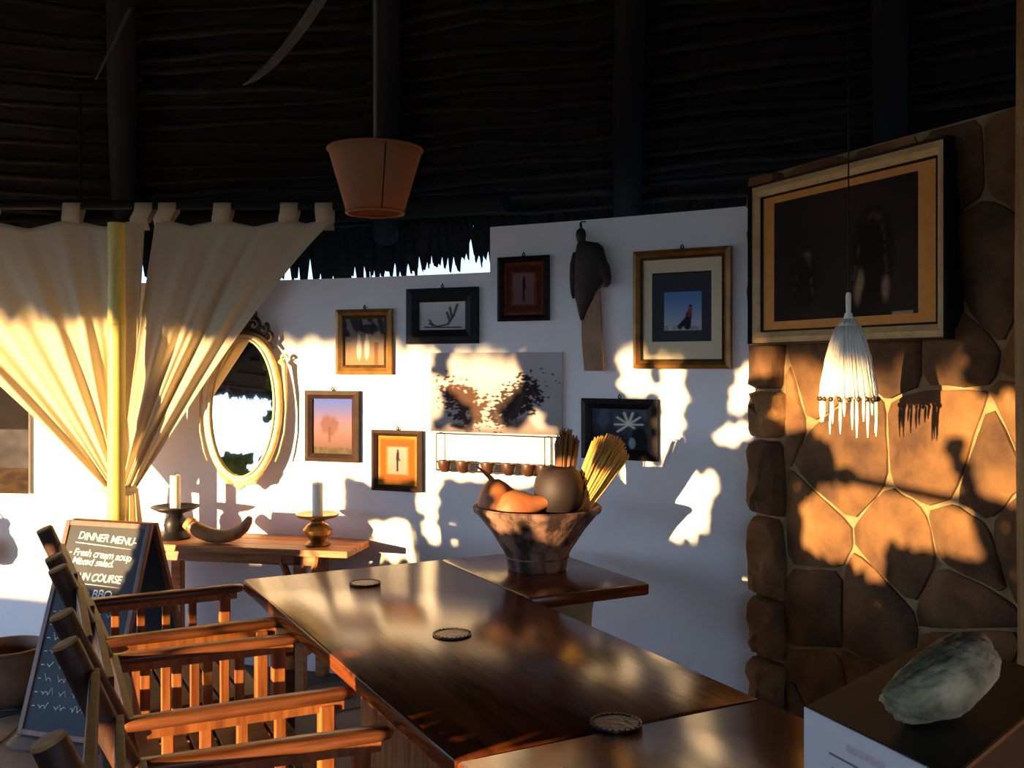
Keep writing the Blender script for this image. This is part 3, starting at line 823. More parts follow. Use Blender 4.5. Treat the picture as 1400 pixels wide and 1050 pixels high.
def art_big(u, v):
    c = mix((36, 27, 22), (54, 44, 36), .5 + nz(u, v, 3, 2))
    for (cx, s) in ((.24, .62), (.72, 1.0)):
        y0 = .14
        c = mix(c, (22, 17, 15), soft(ell(u, v, cx, y0 + .30 * s, .10 * s + .03, .36 * s), 1, .3))
        c = mix(c, (96, 78, 60), .75 * soft(seg(u, v, cx + .10 * s, .2, cx + .06 * s, y0 + .55 * s), .010, .02) * (nz(u, v, 20) > -.1))
        c = mix(c, (120, 96, 72), .7 * soft(ell(u, v, cx + .01, y0 + .60 * s, .05, .05), 1, .8) * (.5 + nz(u, v, 18, 5)))
        c = mix(c, (110, 92, 76), .7 * soft(seg(u, v, cx - .13 * s, .25, cx - .08 * s, .5 * s + .1), .009, .02) * (nz(u, v, 16, 3) > 0))
    for x, y in ((.62, .18), (.80, .20), (.64, .27)): c = mix(c, (170, 140, 106), .8 * soft(ell(u, v, x, y, .025, .09), 1, .8))
    c = mix(c, (8, 6, 5), .15)
    if v < .025 and .84 < u < .97: c = (150, 132, 104)
    return c
uc = (.095 + 1.042) / 2; pc = sw(uc, (2.248 + 1.63) / 2, .075)
e = framed('large framed picture of two dark figures, hung on the stone wall', 0, 0, 0, 0, [3, 16, 3], [M['black_frame'], M['cream_frame'], M['black_frame']], art_big,
       [(M['orange_mat'], 24, 30, 10, 12)], depth=.045, hook=False, place=(pc, stone_rz, .947, .618, 3.45), res=110)
MB().box((0, .045, 0), (.44, .05, .27)).build('backing_board', M['black_frame'], e)

# canvas prints
def canvas(label, x0, x1, y0, y1, art, th=.022, res=90, gain=1.0):
    cx, cy = (x0 + x1) / 2, (y0 + y1) / 2
    loc, rz, d = hang(cx, cy, .0); w = span(x0, x1); h = (y1 - y0) / FPX * d
    e = empty('canvas_print', loc, rz); tag(e, label, 'picture')
    MB().box((0, -th / 2, 0), (w / 2, th / 2 + .004, h / 2)).build('stretcher_frame', M['canvas_edge'], e)
    painted('print', w, h, art, e, -th - .0055, res, res, gain=gain); return e
def art_trees(u, v):
    c = mix((168, 160, 156), (206, 198, 192), v * .9 + .25 * nz(u, v, 3))
    if v < .13: c = mix(c, (116, 104, 98), soft(v, .06 + .03 * nz(u, 0, 6), .08))
    for (cx, cy, rx, ry, sd, lean) in ((.27, .38, .15, .27, 2, -.3), (.66, .40, .16, .30, 6, .35)):
        uu = u - lean * (v - cy)
        q = ell(uu, v, cx, cy, rx, ry) + .7 * nz(u, v, 17, sd) + .8 * nz(u, v, 38, sd)
        c = mix(c, (48, 38, 34) if sd == 6 else (76, 50, 36), .95 * soft(q, .92, .3))
    for s, r in (((.30, .02, .34, .2), .025), ((.34, .2, .28, .4), .018), ((.34, .2, .42, .35), .014), ((.18, .08, .32, .04), .022), ((.55, .14, .66, .25), .022), ((.52, .24, .55, .14), .016), ((.66, .25, .72, .5), .018)):
        c = mix(c, (78, 60, 52), soft(seg(u, v, *s), r, .02))
    c = mix(c, (128, 108, 98), .8 * soft(ell(u, v, .70, .06, .12, .13), 1, .4))
    return c
canvas('pale unframed canvas print of two bushy trees above the wire rack', 590, 768, 482, 592, art_trees, gain=.8, res=150)
def art_rocks(u, v):
    if v > .52: c = mix((34, 24, 18), (66, 44, 30), .5 + nz(u, v, 9, 1))
    elif v > .2: c = mix((110, 104, 104), (150, 144, 144), .5 + nz(u, v, 12, 2))
    else: c = mix((84, 58, 32), (136, 102, 60), .5 + nz(u, v * 2, 14, 3))
    return c
canvas('unframed canvas print of dark and grey rocks behind the curtain', -190, 42, 505, 672, art_rocks, gain=.22)

# wire rack with cups
x0, x1 = 602, 757
loc, rz, d = hang((x0 + x1) / 2, 620, .0); w = span(x0, x1); k = d / FPX
rk = empty('wire_rack', loc, rz); tag(rk, 'thin wire wall rack holding a row of small brown cups', 'rack')
zt, zm, zb = (620 - 594) * k, (620 - 633) * k, (620 - 645) * k
mb = MB()
for z in (zt, zm, zb): mb.tube([(-w / 2, -.05, z), (w / 2, -.05, z)], .005 if z != zt else .004, 6)
mb.build('rail', M['wire'], rk, smooth='all')
mb = MB()
for x in (-w / 2, w / 2 - .0, w / 2 - .03):
    mb.tube([(x, .0, zt), (x, -.05, zt), (x, -.05, zb), (x, 0, zb)], .0035, 6)
mb.build('bracket', M['wire'], rk, smooth='all')
for x in (614, 640, 674, 702, 728, 748):
    c = MB().lathe([(0, -.032), (.018, -.028), (.031, -.010), (.036, .014), (.036, .026), (.031, .026), (.028, .008), (0, -.014)], ((x - 679.5) / 155 * w, -.05, zm - .02), 16).build('cup', M['cup'], rk, smooth=True)

# carved figure hung on the wall
loc, rz, d = hang(812, 505, .03); k = d / FPX
fg = empty('hanging_carving', loc, rz); tag(fg, 'dark carved robed figure on a long tan strip, hanging on the wall', 'carving')
def loft(secs, n=18, wob=0.0, seed=0):
    mb = MB(); v = []
    for j, (x, y, hw, hd) in enumerate(secs):
        for q in range(n):
            a = 2 * math.pi * q / n
            r = 1 + wob * noise.noise(Vector((math.cos(a) * 2, math.sin(a) * 2, j * .8 + seed)))
            v.append(((x - 812) * k + hw * k * math.cos(a) * r, -.012 + hd * k * math.sin(a) * r, (505 - y) * k))
    f = []
    for j in range(len(secs) - 1):
        for q in range(n): f.append((j * n + q, j * n + (q + 1) % n, (j + 1) * n + (q + 1) % n, (j + 1) * n + q))
    f.append(tuple(range(n))); f.append(tuple((len(secs) - 1) * n + q for q in range(n)))
    mb.add(v, f); return mb
loft([(799, 313, 3, 3), (798.5, 316, 6, 6), (798.5, 322, 7, 7), (799, 329, 6, 6), (800, 335, 4, 4), (801, 342, 5, 5)]).build('head', M['carving'], fg, smooth='all')
MB().tube([((799 - 812) * k, -.01, (505 - 314) * k), ((798 - 812) * k, -.012, (505 - 305) * k)], .006, 6).build('topknot', M['carving'], fg, smooth='all')
loft([(803, 331, 6, 6), (808, 334, 15, 8), (811, 340, 20, 10), (813, 352, 23, 12), (813, 366, 25, 13), (812, 380, 25, 13), (808, 392, 20, 11), (805, 402, 16, 9), (803, 415, 11, 8), (801, 428, 6, 6), (800, 438, 2, 3)], 22, .14, 2).build('robe', M['carving'], fg, smooth='all')
loft([(826, 352, 7, 8), (832, 366, 9, 9), (836, 380, 7, 8), (838, 390, 4, 5), (836, 394, 2, 3)], 12, .1, 5).build('sleeve', M['carving'], fg, smooth='all')
loft([(790, 345, 3, 4), (788, 360, 5, 6), (787, 380, 5, 6), (786, 398, 3, 4), (787, 408, 1.5, 2)], 12, .15, 7).build('sleeve', M['carving'], fg, smooth='all')
mb = MB(); sx = [(814, 375, 13), (813, 400, 13), (813.5, 430, 14), (814, 460, 14.5), (816, 485, 14.5), (817.5, 507, 14)]
v = []
for (x, y, hw) in sx:
    for dx, dy in ((-1, .004), (1, .004), (1, -.012), (0, -.016), (-1, -.012)):
        v.append(((x + dx * hw - 812) * k, dy, (505 - y) * k))
f = []
for j in range(len(sx) - 1):
    for q in range(5): f.append((j * 5 + q, j * 5 + (q + 1) % 5, (j + 1) * 5 + (q + 1) % 5, (j + 1) * 5 + q))
f += [(4, 3, 2, 1, 0), tuple(len(sx) * 5 - 5 + q for q in range(5))]
mb.add(v, f); mb.build('hide_strip', M['board_tan'], fg, smooth=True)
MB().tube([((799 - 812) * k, .03, (505 - 302) * k), ((799 - 812) * k, -.012, (505 - 304) * k), ((799 - 812) * k, -.012, (505 - 310) * k)], .003, 6).build('hook', M['wire'], fg)

# mirror
loc, rz, d = hang(343, 557, .075); k = d / FPX
mr = empty('oval_mirror', loc, rz + R(4.5), R(-4.0)); tag(mr, 'oval wall mirror with carved gilt frame and dark crest', 'mirror')
def ering(rx, rz_, rt, y, n=56):
    mb = MB(); b = 10; v = []; f = []
    for i in range(n):
        a = 2 * math.pi * i / n; c = Vector((math.cos(a) * rx, 0, math.sin(a) * rz_)); nn = Vector((math.cos(a) / rx, 0, math.sin(a) / rz_)).normalized()
        for q in range(b):
            t = 2 * math.pi * q / b; p = c + nn * rt * math.cos(t); v.append((p.x, y + rt * .7 * math.sin(t), p.z))
    for i in range(n):
        for q in range(b): f.append((i * b + q, i * b + (q + 1) % b, ((i + 1) % n) * b + (q + 1) % b, ((i + 1) % n) * b + q))
    mb.add(v, f); return mb
grx, grz = 46 * k, 92 * k
ering(grx + .018, grz + .018, .023, -.008).build('frame', M['gilt'], mr, smooth='all')
ering(grx + .002, grz + .002, .007, -.026).build('inner_bead', M['gilt'], mr, smooth='all')
mb = MB(); n = 64; mb.v = [(0, -.012, 0)] + [(math.cos(2 * math.pi * i / n) * (grx + .004), -.012, math.sin(2 * math.pi * i / n) * (grz + .004)) for i in range(n)]
mb.f = [(0, i + 1, (i + 1) % n + 1) for i in range(n)]
mb.v += [(0, .02, 0)] + [(math.cos(2 * math.pi * i / n) * (grx + .02), .02, math.sin(2 * math.pi * i / n) * (grz + .02)) for i in range(n)]
go = MB(); go.v = mb.v[:n + 1]; go.f = mb.f; go.build('mirror_glass', M['mirror'], mr)
bk = MB(); 
bk.v = [(x, y, z) for (x, y, z) in [(p[0], .004, p[2]) for p in mb.v[n + 2:]] + [(p[0], .02, p[2]) for p in mb.v[n + 2:]]]
bk.f = [tuple(range(n)), tuple(range(n, 2 * n))] + [(i, (i + 1) % n, n + (i + 1) % n, n + i) for i in range(n)]
bk.build('backing', M['gilt_dark'], mr)
def scroll(cx, cz, r0, turns, a0, sgn, r=.010, n=22):
    pts = []
    for i in range(n):
        t = i / (n - 1); a = a0 + sgn * turns * 2 * math.pi * t; rr_ = r0 * (1 - .8 * t)
        pts.append((cx + math.cos(a) * rr_, -.012, cz + math.sin(a) * rr_))
    return pts, [r * (1.2 - .6 * i / (n - 1)) for i in range(n)]
zt = grz + .03
cr = MB()
for s in (-1, 1):
    for (cx, cz, r0, tn, a0) in ((.045, .045, .04, 1.3, 90), (.095, .022, .036, 1.2, 60), (.03, .10, .026, 1.1, 40), (.125, -.02, .03, 1.0, 80)):
        p_, r_ = scroll(s * cx, zt + cz, r0, tn, R(a0) if s > 0 else math.pi - R(a0), -s); cr.tube(p_, r_, 8)
cr.ellipsoid((0, -.012, zt + .05), (.03, .016, .05), 12, 8); cr.ellipsoid((0, -.012, zt + .13), (.016, .012, .045), 10, 8); cr.ellipsoid((0, -.012, zt + .19), (.009, .009, .03), 10, 8)
cr.tube([(-.16, -.01, zt - .075), (-.1, -.012, zt - .015), (-.04, -.012, zt + .01), (0, -.012, zt + .015), (.04, -.012, zt + .01), (.1, -.012, zt - .015), (.16, -.01, zt - .075)], [.008, .016, .02, .022, .02, .016, .008], 8)
cr.build('crest', M['gilt_dark'], mr, smooth='all')
bo = MB(); zb = -grz - .035
for a in range(-60, 61, 20):
    bo.ellipsoid((math.sin(R(a)) * .035, -.014, zb - math.cos(R(a)) * .02 + .012), (.013, .012, .026), 8, 6, m=Matrix.Rotation(R(a), 3, 'Y'))
for s in (-1, 1): 
    p_, r_ = scroll(s * .075, zb + .02, .02, 1.0, math.pi if s > 0 else 0, s, .007); bo.tube(p_, r_, 8)
    bo.tube([(s * .03, -.014, zb), (s * .075, -.014, zb + .012), (s * .12, -.012, zb + .055)], [.012, .010, .005], 8)
bo.build('shell_ornament', M['gilt'], mr, smooth='all')
for s in (-1, 1):
    si = MB(); x = s * (grx + .045)
    si.tube([(x * .88, -.01, .24), (x * 1.0, -.012, .22), (x * 1.02, -.012, .15), (x * 1.06, -.012, .07), (x * 1.07, -.01, -.0), (x * 1.04, -.01, -.12), (x * .93, -.01, -.22), (x * .84, -.01, -.27)], [.014, .016, .011, .010, .006, .005, .005, .004], 8)
    p_, r_ = scroll(x * .98, .255, .02, 1.0, 0, s, .008); si.tube(p_, r_, 8)
    si.build('side_garland', M['gilt'], mr, smooth='all')

# gourd hanging low at the far left
loc, rz, d = hang(-9, 742, .075)
gg = empty('wall_gourd', loc, rz); tag(gg, 'brown gourd hanging low on the white wall by the curtain', 'gourd')
MB().lathe([(0, -.115), (.04, -.105), (.066, -.06), (.068, -.02), (.05, .03), (.03, .06), (.026, .09), (.034, .115), (.02, .14), (0, .145)], n=22).build('gourd_body', M['clay'], gg, smooth=True)
MB().tube([(0, 0, .14), (0, .05, .18), (0, .07, .2)], .004, 6).build('loop', M['wire'], gg)

# ------------------------------------------------------------------ console and what stands on it
p, t = wall_px(340); n = Vector((t.y, -t.x)); crz = math.atan2(t.y, t.x) + R(3)
CH = .685; CD = .36
cc = Vector((p.x, p.y)) + n * (CD / 2 + .035)
con = empty('console_table', (cc.x, cc.y, 0), crz); tag(con, 'narrow light wooden console table against the white wall', 'table')
CL0, CL1 = -.50, .70
for j in range(3):
    w = CD / 3
    MB().bbox(((CL0 + CL1) / 2, -CD / 2 + w * (j + .5), CH - .016), ((CL1 - CL0) / 2, w / 2 - .0015, .016), .003).build('top_plank', M['console'], con)
MB().bbox(((CL0 + CL1) / 2 - .05, -CD / 2 + .03, CH - .055), ((CL1 - CL0) / 2 - .12, .012, .024), .003).build('front_rail', M['console'], con)
for x in (CL0 + .16, CL1 - .25):
    for y in (-CD / 2 + .04, CD / 2 - .05):
        MB().bbox((x, y, (CH - .032) / 2), (.028, .022, (CH - .032) / 2), .004).build('leg', M['console'], con)
    for s in (-1, 1):
        MB().tube([(x, -CD / 2 + .035, CH - .21), (x + s * .045, -CD / 2 + .03, CH - .16), (x + s * .085, -CD / 2 + .03, CH - .07), (x + s * .09, -CD / 2 + .03, CH - .034)], [.016, .018, .018, .02], 8).build('knee_brace', M['console'], con, smooth=True)
    MB().bbox((x, 0, .18), (.018, CD / 2 - .05, .02), .003).build('stretcher', M['console'], con)
cm = Matrix.Translation((cc.x, cc.y, 0)) @ Matrix.Rotation(crz, 4, 'Z')
def on_console(px, y):
    # console-local point on the top, below picture column px, at console depth y
    best = None
    for i in range(400):
        x = -.7 + 1.4 * i / 399; w = cm @ Vector((x, y, CH)); d = abs(700 + FPX * w.x / w.y - px)
        if best is None or d < best[0]: best = (d, w)
    return best[1]
def candle_holder(px, y, m, label, prof, wax_h, dark):
    w = on_console(px, y); e = empty('candle_holder', w); tag(e, label, 'candle holder')
    MB().lathe(prof, n=28).build('holder', m, e, smooth=True)
    z0 = prof[-1][1]
    c = MB().lathe([(.026, z0 - .004), (.026, z0 + wax_h - .004), (.022, z0 + wax_h), (.012, z0 + wax_h - .006), (0, z0 + wax_h - .008)], n=18).build('candle', M['wax'], e, smooth=True)
    MB().tube([(0, 0, z0 + wax_h - .01), (.001, 0, z0 + wax_h + .012)], .0015, 6).build('wick', M['black_iron'], c)
candle_holder(240, -.02, M['black_iron'], 'black iron candle holder with broad dish and cream candle',
    [(.07, 0), (.075, .01), (.06, .022), (.05, .04), (.056, .07), (.05, .1), (.035, .118), (.04, .128), (.085, .14), (.118, .158), (.118, .163), (.08, .15), (.03, .148), (0, .148)], .17, True)
candle_holder(434, -.05, M['brass'], 'brass candle holder with round belly, shallow dish and white candle',
    [(.055, 0), (.062, .006), (.05, .016), (.034, .024), (.045, .035), (.068, .055), (.070, .075), (.052, .098), (.034, .108), (.034, .118), (.045, .124), (.09, .136), (.105, .148), (.105, .153), (.08, .144), (.03, .142), (0, .142)], .16, False)
w = on_console(300, -.10)
hn = empty('curved_horn', w, crz); tag(hn, 'polished brown curved horn lying on the console between the candle holders', 'horn')
pts = [(-.165, 0, .095), (-.14, 0, .078), (-.10, 0, .056), (-.05, 0, .040), (0, 0, .034), (.05, 0, .038), (.095, 0, .055), (.13, 0, .082), (.152, 0, .112), (.162, 0, .135)]
MB().tube(pts, [.030, .035, .037, .036, .034, .032, .030, .027, .022, .012], 14).build('horn_body', M['horn'], hn, smooth=True)
MB().tube([(-.17, 0, .099), (-.150, 0, .086)], [.033, .036], 14).build('horn_rim', M['endgrain'], hn, smooth=True)

# ------------------------------------------------------------------ chalkboard
TL = Vector((-1.974, 4.39, .865)); AX = Vector((.95, -.30, 0)).normalized(); LD = Vector((-.30, -.95, 0)).normalized()
BW = .447; KK = .285
base = TL + AX * (BW / 2) + LD * KK; base.z = .014
cb = empty('chalkboard', base, math.atan2(AX.y, AX.x)); tag(cb, 'folding wooden chalkboard with a chalked dinner menu', 'sign')
HB2 = .851; ang = math.atan2(KK, HB2); SL = math.hypot(KK, HB2)
def panel(sgn):
    # local: x across, panel leans so that its top is at y=+KK (front) ; sgn -1 for the back panel
    e = empty('front_panel' if sgn > 0 else 'back_panel'); e.parent = cb
    if sgn > 0: e.location = (0, 0, 0); e.rotation_euler = (-ang, 0, 0)
    else: e.location = (0, 2 * KK + .03, 0); e.rotation_euler = (ang, 0, 0)
    fw = .024
    for s in (-1, 1): MB().bbox((s * (BW / 2 - fw / 2), 0, SL / 2), (fw / 2, .011, SL / 2), .003).build('frame_stile', M['board_frame'], e)
    for z in (fw / 2 + .0, SL - fw / 2): MB().bbox((0, 0, z), (BW / 2 - fw, .011, fw / 2), .003).build('frame_rail', M['board_frame'], e)
    MB().box((0, 0, SL / 2), (BW / 2 - fw, .005, SL / 2 - fw)).build('slate', M['slate'], e)
    return e
fp = panel(1); bp_ = panel(-1)
def text(s, x, z, size, shear=.15, par=fp, rot=0.0, wmax=None):
    cu = bpy.data.curves.new('txt', 'FONT'); cu.body = s; cu.size = size; cu.shear = shear; cu.space_character = .95; cu.offset = .0006
    to = bpy.data.objects.new('txt', cu); col.objects.link(to)
    dg = bpy.context.evaluated_depsgraph_get(); me = bpy.data.meshes.new_from_object(to.evaluated_get(dg))
    bpy.data.objects.remove(to)
    mw = max(v.co.x for v in me.vertices)
    sx = (wmax / mw) if wmax else 1.0
    rnd = random.Random(len(s))
    for v in me.vertices:
        X = v.co.x * sx; Y = v.co.y + .0012 * math.sin(X * 90) + X * rot + .001 * noise.noise(Vector((X * 60, v.co.y * 60, 1)))
        v.co = (X, 0, Y)
    o = bpy.data.objects.new('chalk_lettering', me); col.objects.link(o); o.parent = par; o.location = (x, -.0062, z); me.materials.append(M['chalk'])
    return o
def stroke(pts, r=.0022):
    mb = MB(); mb.tube([(x, -.0058, z) for x, z in pts], r, 5); mb.build('chalk_stroke', M['chalk'], fp, smooth='all')
x0 = -BW / 2 + .03
text('DINNER MENU-', x0 + .05, SL - .080, .046, .2, wmax=.31, rot=-.05); stroke([(x0 + .045, SL - .096), (x0 + .18, SL - .103), (x0 + .34, SL - .112)])
text('- Fresh cream soup', x0 + .02, SL - .150, .044, .25, wmax=.33, rot=-.04)
text('Mixed salad.', x0 + .045, SL - .188, .042, .25, wmax=.22, rot=-.02)
text('MAIN COURSE', x0 + .055, SL - .255, .046, .2, wmax=.27, rot=-.01); stroke([(x0 + .05, SL - .268), (x0 + .2, SL - .272), (x0 + .325, SL - .276)])
text('7pm BBQ', x0 + .08, SL - .325, .050, .15, wmax=.21)
rnd = random.Random(17)
mb = MB()
for row in range(8):
    z = SL - .405 - row * .055; x = x0 + .01
    mb.tube([(x, -.0058, z + .01), (x + .015, -.0058, z + .011)], .002, 4); x += .03
    while x < BW / 2 - .07 - .03 * (row % 3):
        L = rnd.uniform(.03, .075); pts = []
        for i in range(int(L / .005)):
            up = rnd.choice([.006, .008, .010, .022, .026]); a = i * 1.15
            pts.append((x + i * .0046 + .004 * math.sin(a), -.0058, z + .008 + (up if math.cos(a) > 0 else -.006) * abs(math.cos(a))))
        if len(pts) > 2: mb.tube(pts, .0017, 4)
        x += L + .018
mb.build('chalk_scribble', M['chalk'], fp, kind='stuff', fix=False)

# ------------------------------------------------------------------ curtains, pole, rail
CDp = 4.98
def curtain(name, label, top, edge_bot, tabs, seed, nfold, bow0, bow1):
    """top: (px0, px1) at the rail; edge_bot: px range at the tie; bow: exponent of each edge's run-in"""
    e = empty(name, (P((top[0] + top[1]) / 2, 300, CDp).x, CDp, 0)); tag(e, label, 'curtain', 'tied linen curtains')
    ex = e.location.x
    NS, NT = 120, 46; v = []; f = []
    y0, y1 = 300.0, 668.0
    for j in range(NT + 1):
        t = j / NT
        for i in range(NS + 1):
            s = i / NS
            xt = top[0] + (top[1] - top[0]) * s; xb = edge_bot[0] + (edge_bot[1] - edge_bot[0]) * s
            ex_ = bow0 + (bow1 - bow0) * s
            x = xt + (xb - xt) * (t ** ex_)
            # sag between tabs at the top
            best = min(abs(xt - q) for q in tabs)
            y = y0 + (y1 - y0) * t + min(12, best * .22) * (1 - t) ** 3
            ph = 2 * math.pi * nfold * s + 1.1 * math.sin(2 * math.pi * s + seed) + .9 * math.sin(5 * s + seed * 2)
            am = (.004 + .013 * t + .009 * math.sin(math.pi * t)) * (1 + .5 * math.sin(7 * s + seed))
            dd = am * (math.sin(ph) + .35 * math.sin(2.3 * ph + 1)) + .01 * noise.noise(Vector((s * 9, t * 3, seed)))
            p = P(x, y, CDp); v.append((p.x - ex, dd, p.z))
    for j in range(NT):
        for i in range(NS):
            a = j * (NS + 1) + i; f.append((a, a + 1, a + NS + 2, a + NS + 1))
    mb = MB(); mb.add(v, f); o = mb.build('cloth', M['curtain'], e, smooth='all')
    sm = o.modifiers.new('thick', 'SOLIDIFY'); sm.thickness = .0025
    for q in tabs:
        k = CDp / FPX; lean = (4 if q < top[1] - 25 and q > top[0] + 20 else (9 if q > 180 and q < 260 else 0))
        mb = MB(); pts = []
        for (yy, yo, dx) in ((314, .03, 0), (300, -.012, 0), (288, -.034, lean), (279, -.030, lean), (275, 0, lean), (279, .034, lean), (290, .036, lean), (304, .03, 0)):
            p = P(q + dx, yy, CDp); pts.append((p.x - ex, yo, p.z))
        hw = 12 * k; v = []
        for p in pts: v += [(p[0] - hw, p[1], p[2]), (p[0] + hw, p[1], p[2])]
        mb.add(v, [(2 * i, 2 * i + 1, 2 * i + 3, 2 * i + 2) for i in range(len(pts) - 1)])
        o = mb.build('tab', M['curtain'], e, smooth='all'); sm = o.modifiers.new('thick', 'SOLIDIFY'); sm.thickness = .0025
    # gathered tail below the tie
    v = []; f = []; NS2, NT2 = 48, 14
    for j in range(NT2 + 1):
        t = j / NT2; spread = 1 + 1.2 * t
        for i in range(NS2 + 1):
            s = i / NS2; xm = (edge_bot[0] + edge_bot[1]) / 2
            x = xm + (s - .5) * (edge_bot[1] - edge_bot[0]) * spread; y = 668 + 130 * t
            p = P(x, y, CDp); v.append((p.x - ex, .02 + .022 * math.sin(s * 2 * math.pi * 3.5 + seed + t) * (.5 + .6 * t), p.z))
    for j in range(NT2):
        for i in range(NS2):
            a = j * (NS2 + 1) + i; f.append((a, a + 1, a + NS2 + 2, a + NS2 + 1))
    mb = MB(); mb.add(v, f); o = mb.build('tail', M['curtain'], e, smooth='all'); sm = o.modifiers.new('thick', 'SOLIDIFY'); sm.thickness = .0025
    return e
curtain('curtain', 'cream linen tab-top curtain by the rock canvas, tied to the yellow pole', (-262, 198), (148, 168), (-240, -130, -20, 97, 190), 1.3, 5.0, .95, 1.0)
curtain('curtain', 'cream linen tab-top curtain sweeping in front of the oval mirror', (213, 457), (162, 186), (222, 302, 393, 444), 4.1, 3.6, .9, .86)
tie = empty('curtain_tie', P(166, 668, CDp)); tag(tie, 'narrow cream band tying the curtains together at the pole', 'tie')
mb = MB(); N = 26
pts = [(math.cos(2 * math.pi * i / N) * .075, math.sin(2 * math.pi * i / N) * .085 - .04, .006 * math.sin(4 * math.pi * i / N)) for i in range(N + 1)]
for zz in (-.012, 0, .012): mb.tube([(a, b, c + zz) for a, b, c in pts], .009, 8, False)
mb.build('band', M['curtain'], tie, smooth='all')
mb = MB(); mb.ellipsoid((.0, -.125, 0), (.028, .02, .022), 12, 8); mb.build('knot', M['curtain'], tie, smooth='all')
pp = P(159, 305, 4.85)
yp = empty('curtain_pole', (pp.x, pp.y, 0)); tag(yp, 'upright yellow bamboo pole in front of the curtains', 'pole')
MB().tube([(0, 0, 0), (0, 0, .7), (.002, 0, 1.4), (0, 0, pp.z)], [.043, .0425, .042, .0415], 18).build('pole_shaft', M['yellow_pole'], yp, smooth=True)
for z in (.35, .82, 1.28, 1.75):
    MB().tube([(0, 0, z - .006), (0, 0, z), (0, 0, z + .006)], [.0425, .0455, .0425], 18, False).build('bamboo_node', M['yellow_pole'], yp, smooth='all')
rl = empty('curtain_rail', (P(-300, 281, CDp).x, CDp, P(0, 281, CDp).z)); tag(rl, 'dark wooden curtain rail above the curtains', 'rail')
LL = P(520, 281, CDp).x - P(-300, 281, CDp).x
MB().tube([(0, 0, 0), (LL / 2, 0, .004), (LL, 0, 0)], .024, 12).build('rail_pole', M['rafter'], rl, smooth=True)
for x in (.06, LL * .5, LL - .03):
    q = rl.location + Vector((x, 0, 0)); ph = math.atan2(q.x, q.y)
    top = ZA - (ZA - ZE) * math.hypot(q.x, q.y) / Rv(ph)
    MB().tube([(x, 0, 0), (x, 0, top - rl.location.z - .02)], .008, 6).build('hanger', M['rafter'], rl, smooth=True)

# ------------------------------------------------------------------ hanging lamps and strips
d = 3.2; top = P(513, 205, d)
lp = empty('pendant_lamp', (top.x, top.y, top.z)); tag(lp, 'tan parchment pendant lamp tapering downwards on a thin cord', 'lamp')
k = d / FPX; r1, r2, hh = 64 * k, 39 * k, 86 * k
mb = MB(); n = 40
prof = [(r1, 0), (r2, -hh)]
v = []; f = []
for j in range(7):
    t = j / 6
    for q in range(n):
        a = 2 * math.pi * q / n; r = r1 + (r2 - r1) * t; v.append((r * math.cos(a), r * math.sin(a), -hh * t))
for j in range(6):
    for q in range(n): f.append((j * n + q, j * n + (q + 1) % n, (j + 1) * n + (q + 1) % n, (j + 1) * n + q))
mb.add(v, f); o = mb.build('lamp_shade', M['shade'], lp, smooth='all'); sm = o.modifiers.new('t', 'SOLIDIFY'); sm.thickness = .003
for (r, z) in ((r1, 0), (r2, -hh)):
    MB().tube([(math.cos(2 * math.pi * q / 40) * r, math.sin(2 * math.pi * q / 40) * r, z) for q in range(41)], .005, 6, False).build('shade_rim', M['shade'], lp, smooth='all')
MB().tube([(r1 * .35, -r1 * .93, -.002), (r2 * .35, -r2 * .93, -hh)], .0025, 5).build('shade_seam', M['brown_frame'], lp)
ph = math.atan2(top.x, top.y); rt = ZA - (ZA - ZE) * math.hypot(top.x, top.y) / Rv(ph)
MB().tube([(0, 0, -.10), (0, 0, rt - top.z)], .0055, 8).build('cord', M['cord'], lp, smooth=True)
MB().lathe([(.018, -.10), (.02, -.06), (.012, -.04), (.008, -.03)], n=14).build('lamp_holder', M['black_iron'], lp, smooth=True)
MB().ellipsoid((0, 0, -.13), (.028, .028, .036), 14, 10).build('bulb', M['wax'], lp, smooth='all')
mb = MB()
for a in (0, 2.094, 4.189): mb.tube([(.015 * math.cos(a), .015 * math.sin(a), -.06), (r1 * math.cos(a), r1 * math.sin(a), 0)], .002, 5)
mb.build('spider', M['wire'], lp)
# thin cord and dry palm strip hanging from the thatch
def roof_hit(x, y):
    for i in range(4000):
        dd = 1 + i * .0015; q = P(x, y, dd)
        if q.z > ZA - (ZA - ZE) * math.hypot(q.x, q.y) / Rv(math.atan2(q.x, q.y)): return dd
    return 4.0
def bent(x0, y0, x1, y1, x2, y2, d0, d1, n=10):
    out = []
    for i in range(n):
        t = i / (n - 1); x = x0 * (1 - t) ** 2 + 2 * x1 * t * (1 - t) + x2 * t * t; y = y0 * (1 - t) ** 2 + 2 * y1 * t * (1 - t) + y2 * t * t
        out.append(P(x, y, d0 + (d1 - d0) * t))
    return out
dh = roof_hit(192, -20)
pts = bent(131, 108, 160, 50, 192, -20, dh - .35, dh)
hc = empty('hanging_rope', pts[-1]); tag(hc, 'thin grey cord dangling from the thatch above the curtains', 'cord')
MB().tube([p - pts[-1] for p in pts], [.004 + .0006 * i for i in range(10)], 7).build('cord_line', M['cord'], hc, smooth=True)
dh = roof_hit(455, -30)
pts = bent(332, 116, 385, 90, 455, -30, dh - .6, dh - .16, 14)
ps = empty('palm_strip', pts[-1]); tag(ps, 'pale dried palm strip hanging from the thatch beside the pendant lamp', 'palm strip')
mb = MB(); v = []
wd = [.003, .008, .014, .016, .018, .02, .021, .022, .023, .024, .025, .026, .026, .026]
